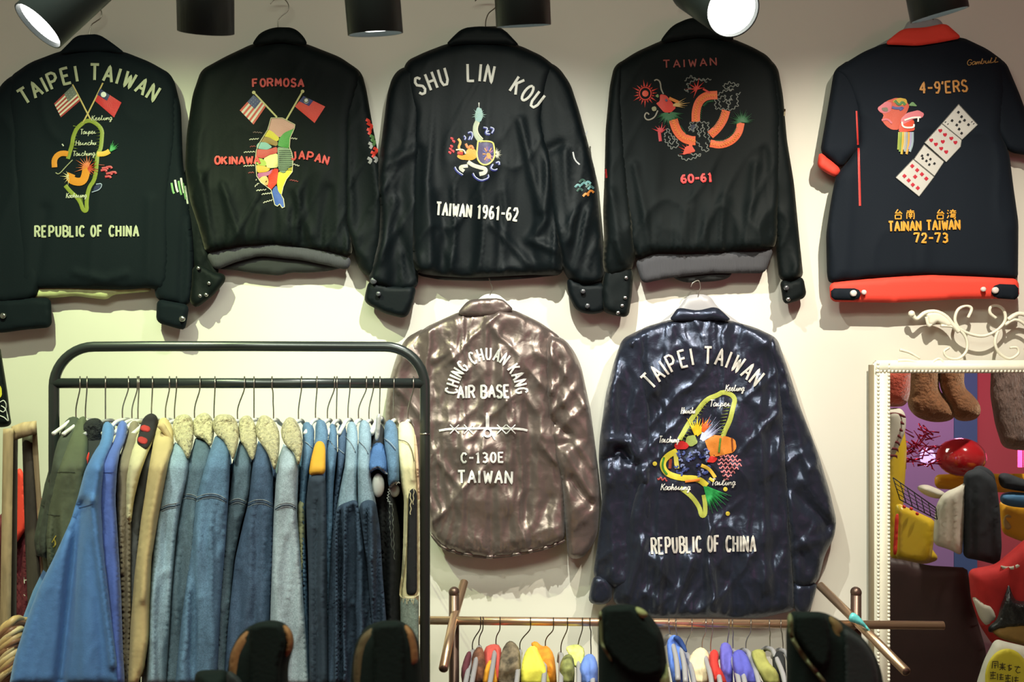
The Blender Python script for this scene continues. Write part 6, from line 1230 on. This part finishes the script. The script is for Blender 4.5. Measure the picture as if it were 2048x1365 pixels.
yb_ = mthing('bin', 'glossy yellow plastic bin under the wire basket', 'bin', 1830, 1125, 1.2)
_, bb_ = pil('side', [(1790, 1005), (1820, 1018), (1872, 1042), (1868, 1080), (1862, 1124), (1840, 1128), (1790, 1118)], back(4.3), .06, yelp, yb_, r=10, step=7, mirror=True)
pil('red_mark', [(1790, 1030), (1798, 1026), (1794, 1110), (1786, 1112)], back(4.3)-.07, .01, redm, yb_, r=4, step=6, **MR)
for x, y in ((1808, 1014), (1822, 1018), (1834, 1028)): pil('red_mark', [(x-3, y-4), (x+4, y-2), (x+4, y+4), (x-3, y+3)], back(4.3)-.07, .008, redm, yb_, r=3, step=3, **MR)
for q, lb, m_, nm in (([(1872, 1010), (1888, 985), (1915, 975), (1935, 962), (1932, 1000), (1928, 1060), (1924, 1114), (1900, 1100), (1866, 1090), (1868, 1050)], 'white cloth draped over the bin edge, seen in mirror', whc, 'cloth'), ([(1925, 990), (1928, 945), (1960, 935), (1992, 960), (2000, 1020), (2004, 1100), (1998, 1132), (1960, 1122), (1926, 1116), (1927, 1050)], 'dark charcoal cloth hanging beside the white one, in mirror', blc, 'cloth')):
    t = mthing(nm, lb, 'cloth', q[0][0]+30, q[0][1]+100, 1.15); pil('panel', q, back(4.2), .05, m_, t, r=14, step=7, wr=wr_drape(77, 20, .8, 960, 1000), **MR)
t = mthing('crate', 'yellow plastic crate of folded clothes, right side of mirror', 'crate', 2030, 1080, 1.4)
pil('front', [(1998, 1000), (2100, 1012), (2100, 1092), (2040, 1083), (2004, 1068)], back(4.45), .03, yelc, t, r=4, step=9, bh=.12, **MR)
pil('round_mark', [(2008, 1035)]+arc(2016, 1045, 10, 16, 0, 330, 10)[1:], back(4.45)-.035, .006, mat('pale_mark', (200, 170, 110), .7), t, r=3, step=4, **MR)
t = mthing('crate', 'yellow plastic crate behind, below the shiny red ball', 'crate', 1950, 975, 1.9)
pil('front', [(1868, 950), (1910, 948), (2100, 948), (2100, 990), (1990, 985), (1870, 978)], back(4.9), .03, yelc, t, r=4, step=9, bh=.12, **MR)
for q, lb, m_ in (([(2000, 990), (2015, 984), (2048, 986), (2090, 992), (2090, 1020), (2020, 1014), (2000, 1006)], 'blue folded garment on top of the right yellow crate', mat('teal_blue_cloth', (70, 120, 160), .8)), ([(1995, 950), (2010, 945), (2048, 960), (2090, 966), (2090, 990), (2020, 980), (2000, 975)], 'black crumpled garment behind the blue folded one', blc), ([(1940, 945), (1955, 930), (1975, 936), (1990, 950), (1992, 975), (1960, 960)], 'dark crumpled garment above the charcoal cloth', blc), ([(1830, 975), (1850, 968), (1880, 980), (1895, 990), (1880, 1000), (1850, 992)], 'cream crumpled cloth in the wire basket', whc)):
    t = mthing('folded_garment', lb, 'clothes', q[0][0]+15, q[0][1]+20, 1.3); pil('cloth', q, back(4.38), .06, m_, t, r=10, step=5, wr=wr_nylon(8, .7), **MR)
t = mthing('plush_toy', 'large red plush toy with cream patch, lower right of the mirror', 'plush toy', 2000, 1250, .9)
pil('body', [(1936, 1140), (1990, 1130), (2060, 1070), (2120, 1080), (2120, 1330), (2040, 1330), (1985, 1290), (1958, 1250), (1942, 1200)], back(4.05), .08, redp, t, r=34, step=9, edge=.1, bh=.06, wr=wr_twill(9, 2), **MR)
pil('cream_patch', [(1942, 1190), (1965, 1205), (1990, 1215), (1996, 1240), (1975, 1255), (1960, 1240)], back(4.05)-.06, .03, whc, t, r=8, step=6, **MR)
pil('cream_edge', [(1996, 1130), (2020, 1136), (2050, 1120), (2040, 1140), (2010, 1142)], back(4.05)-.06, .03, whc, t, r=8, step=6, **MR)
t = mthing('hat', 'black ornamented hat with a gold brim, above the white cushion', 'hat', 2020, 1290, .8)
pil('crown', [(1975, 1255), (1995, 1240), (2000, 1215), (2010, 1190), (2018, 1165), (2024, 1190), (2035, 1205), (2070, 1200), (2080, 1250), (2040, 1258), (2000, 1262), (1978, 1268)], back(3.95), .06, mat('black_satin', (20, 24, 28), .35, bs=60, bst=.8, bd=.01), t, r=14, step=5, wr=wr_nylon(3, .8), **MR)
pil('brim', [(1980, 1262), (2010, 1250), (2080, 1246), (2090, 1300), (2040, 1290), (2000, 1278)], back(3.95)-.03, .03, mat('old_gold', (150, 118, 60), .5, var=.2, vs=20), t, r=8, step=6, **MR)
t = mthing('cushion', 'white cushion with round yellow tag and black characters, mirror bottom right', 'cushion', 2020, 1380, .7)
_, bc = pil('pad', [(1990, 1278), (2010, 1284), (2045, 1292), (2110, 1310), (2110, 1420), (1950, 1420), (1952, 1370), (1968, 1320)], back(3.85), .08, mat('white_cushion_cloth', (214, 212, 196), .8), t, r=30, step=8, edge=.15, mirror=True)
pil('yellow_tag', [(1970, 1350)]+arc(2014, 1356, 44, 58, 190, 350, 14)+[(2060, 1420), (1972, 1420)], back(3.85)-.085, .01, mat('yellow_tag_card', (224, 210, 60), .6), t, r=5, step=6, **MR)
e = Emb([], mirror=True, fall=back(3.85)-.100)
for i, ch in enumerate([[[(0, 0), (.1, 1), (1, 1), (1, .1)], [(.3, .7), (.8, .7)], [(.3, .45), (.8, .45)], [(.5, .45), (.5, 0)]], [[(0, .8), (1, .8)], [(.5, 1.05), (.5, 0)], [(0, .4), (1, .4)], [(.5, .4), (0, 0)], [(.5, .4), (1, 0)], [(.2, .6), (.8, .6)]], [[(.1, .8), (.8, .9)], [(.4, 1), (.3, .1), (.8, .4), (.4, .5)]], [[(0, .9), (1, .8)], [(.7, 1), (.2, .3), (.5, 0), (1, .1)]]]):
    for st in ch: e.rib([(1984+i*15+a*12, 1338+i*3-b*14) for a, b in st], 1.6, (60, 56, 40), 1, raw=True, seg=2)
for i in range(4):
    for st in ([[(0, .9), (1, .9)], [(.5, 1.1), (.5, 0)], [(.1, .5), (.9, .5)], [(0, 0), (1, 0)], [(.2, .7), (.2, .2)]], [[(0, 1), (0, 0)], [(.3, .8), (1, .8)], [(.6, 1), (.5, .1)], [(.3, .4), (1, .4)], [(.3, .1), (1, .1)]])[i % 2]: e.rib([(1980+i*15+a*12, 1358+i*3-b*13) for a, b in st], 1.6, (60, 56, 40), 1, raw=True, seg=2)
e.build('black_characters', t)
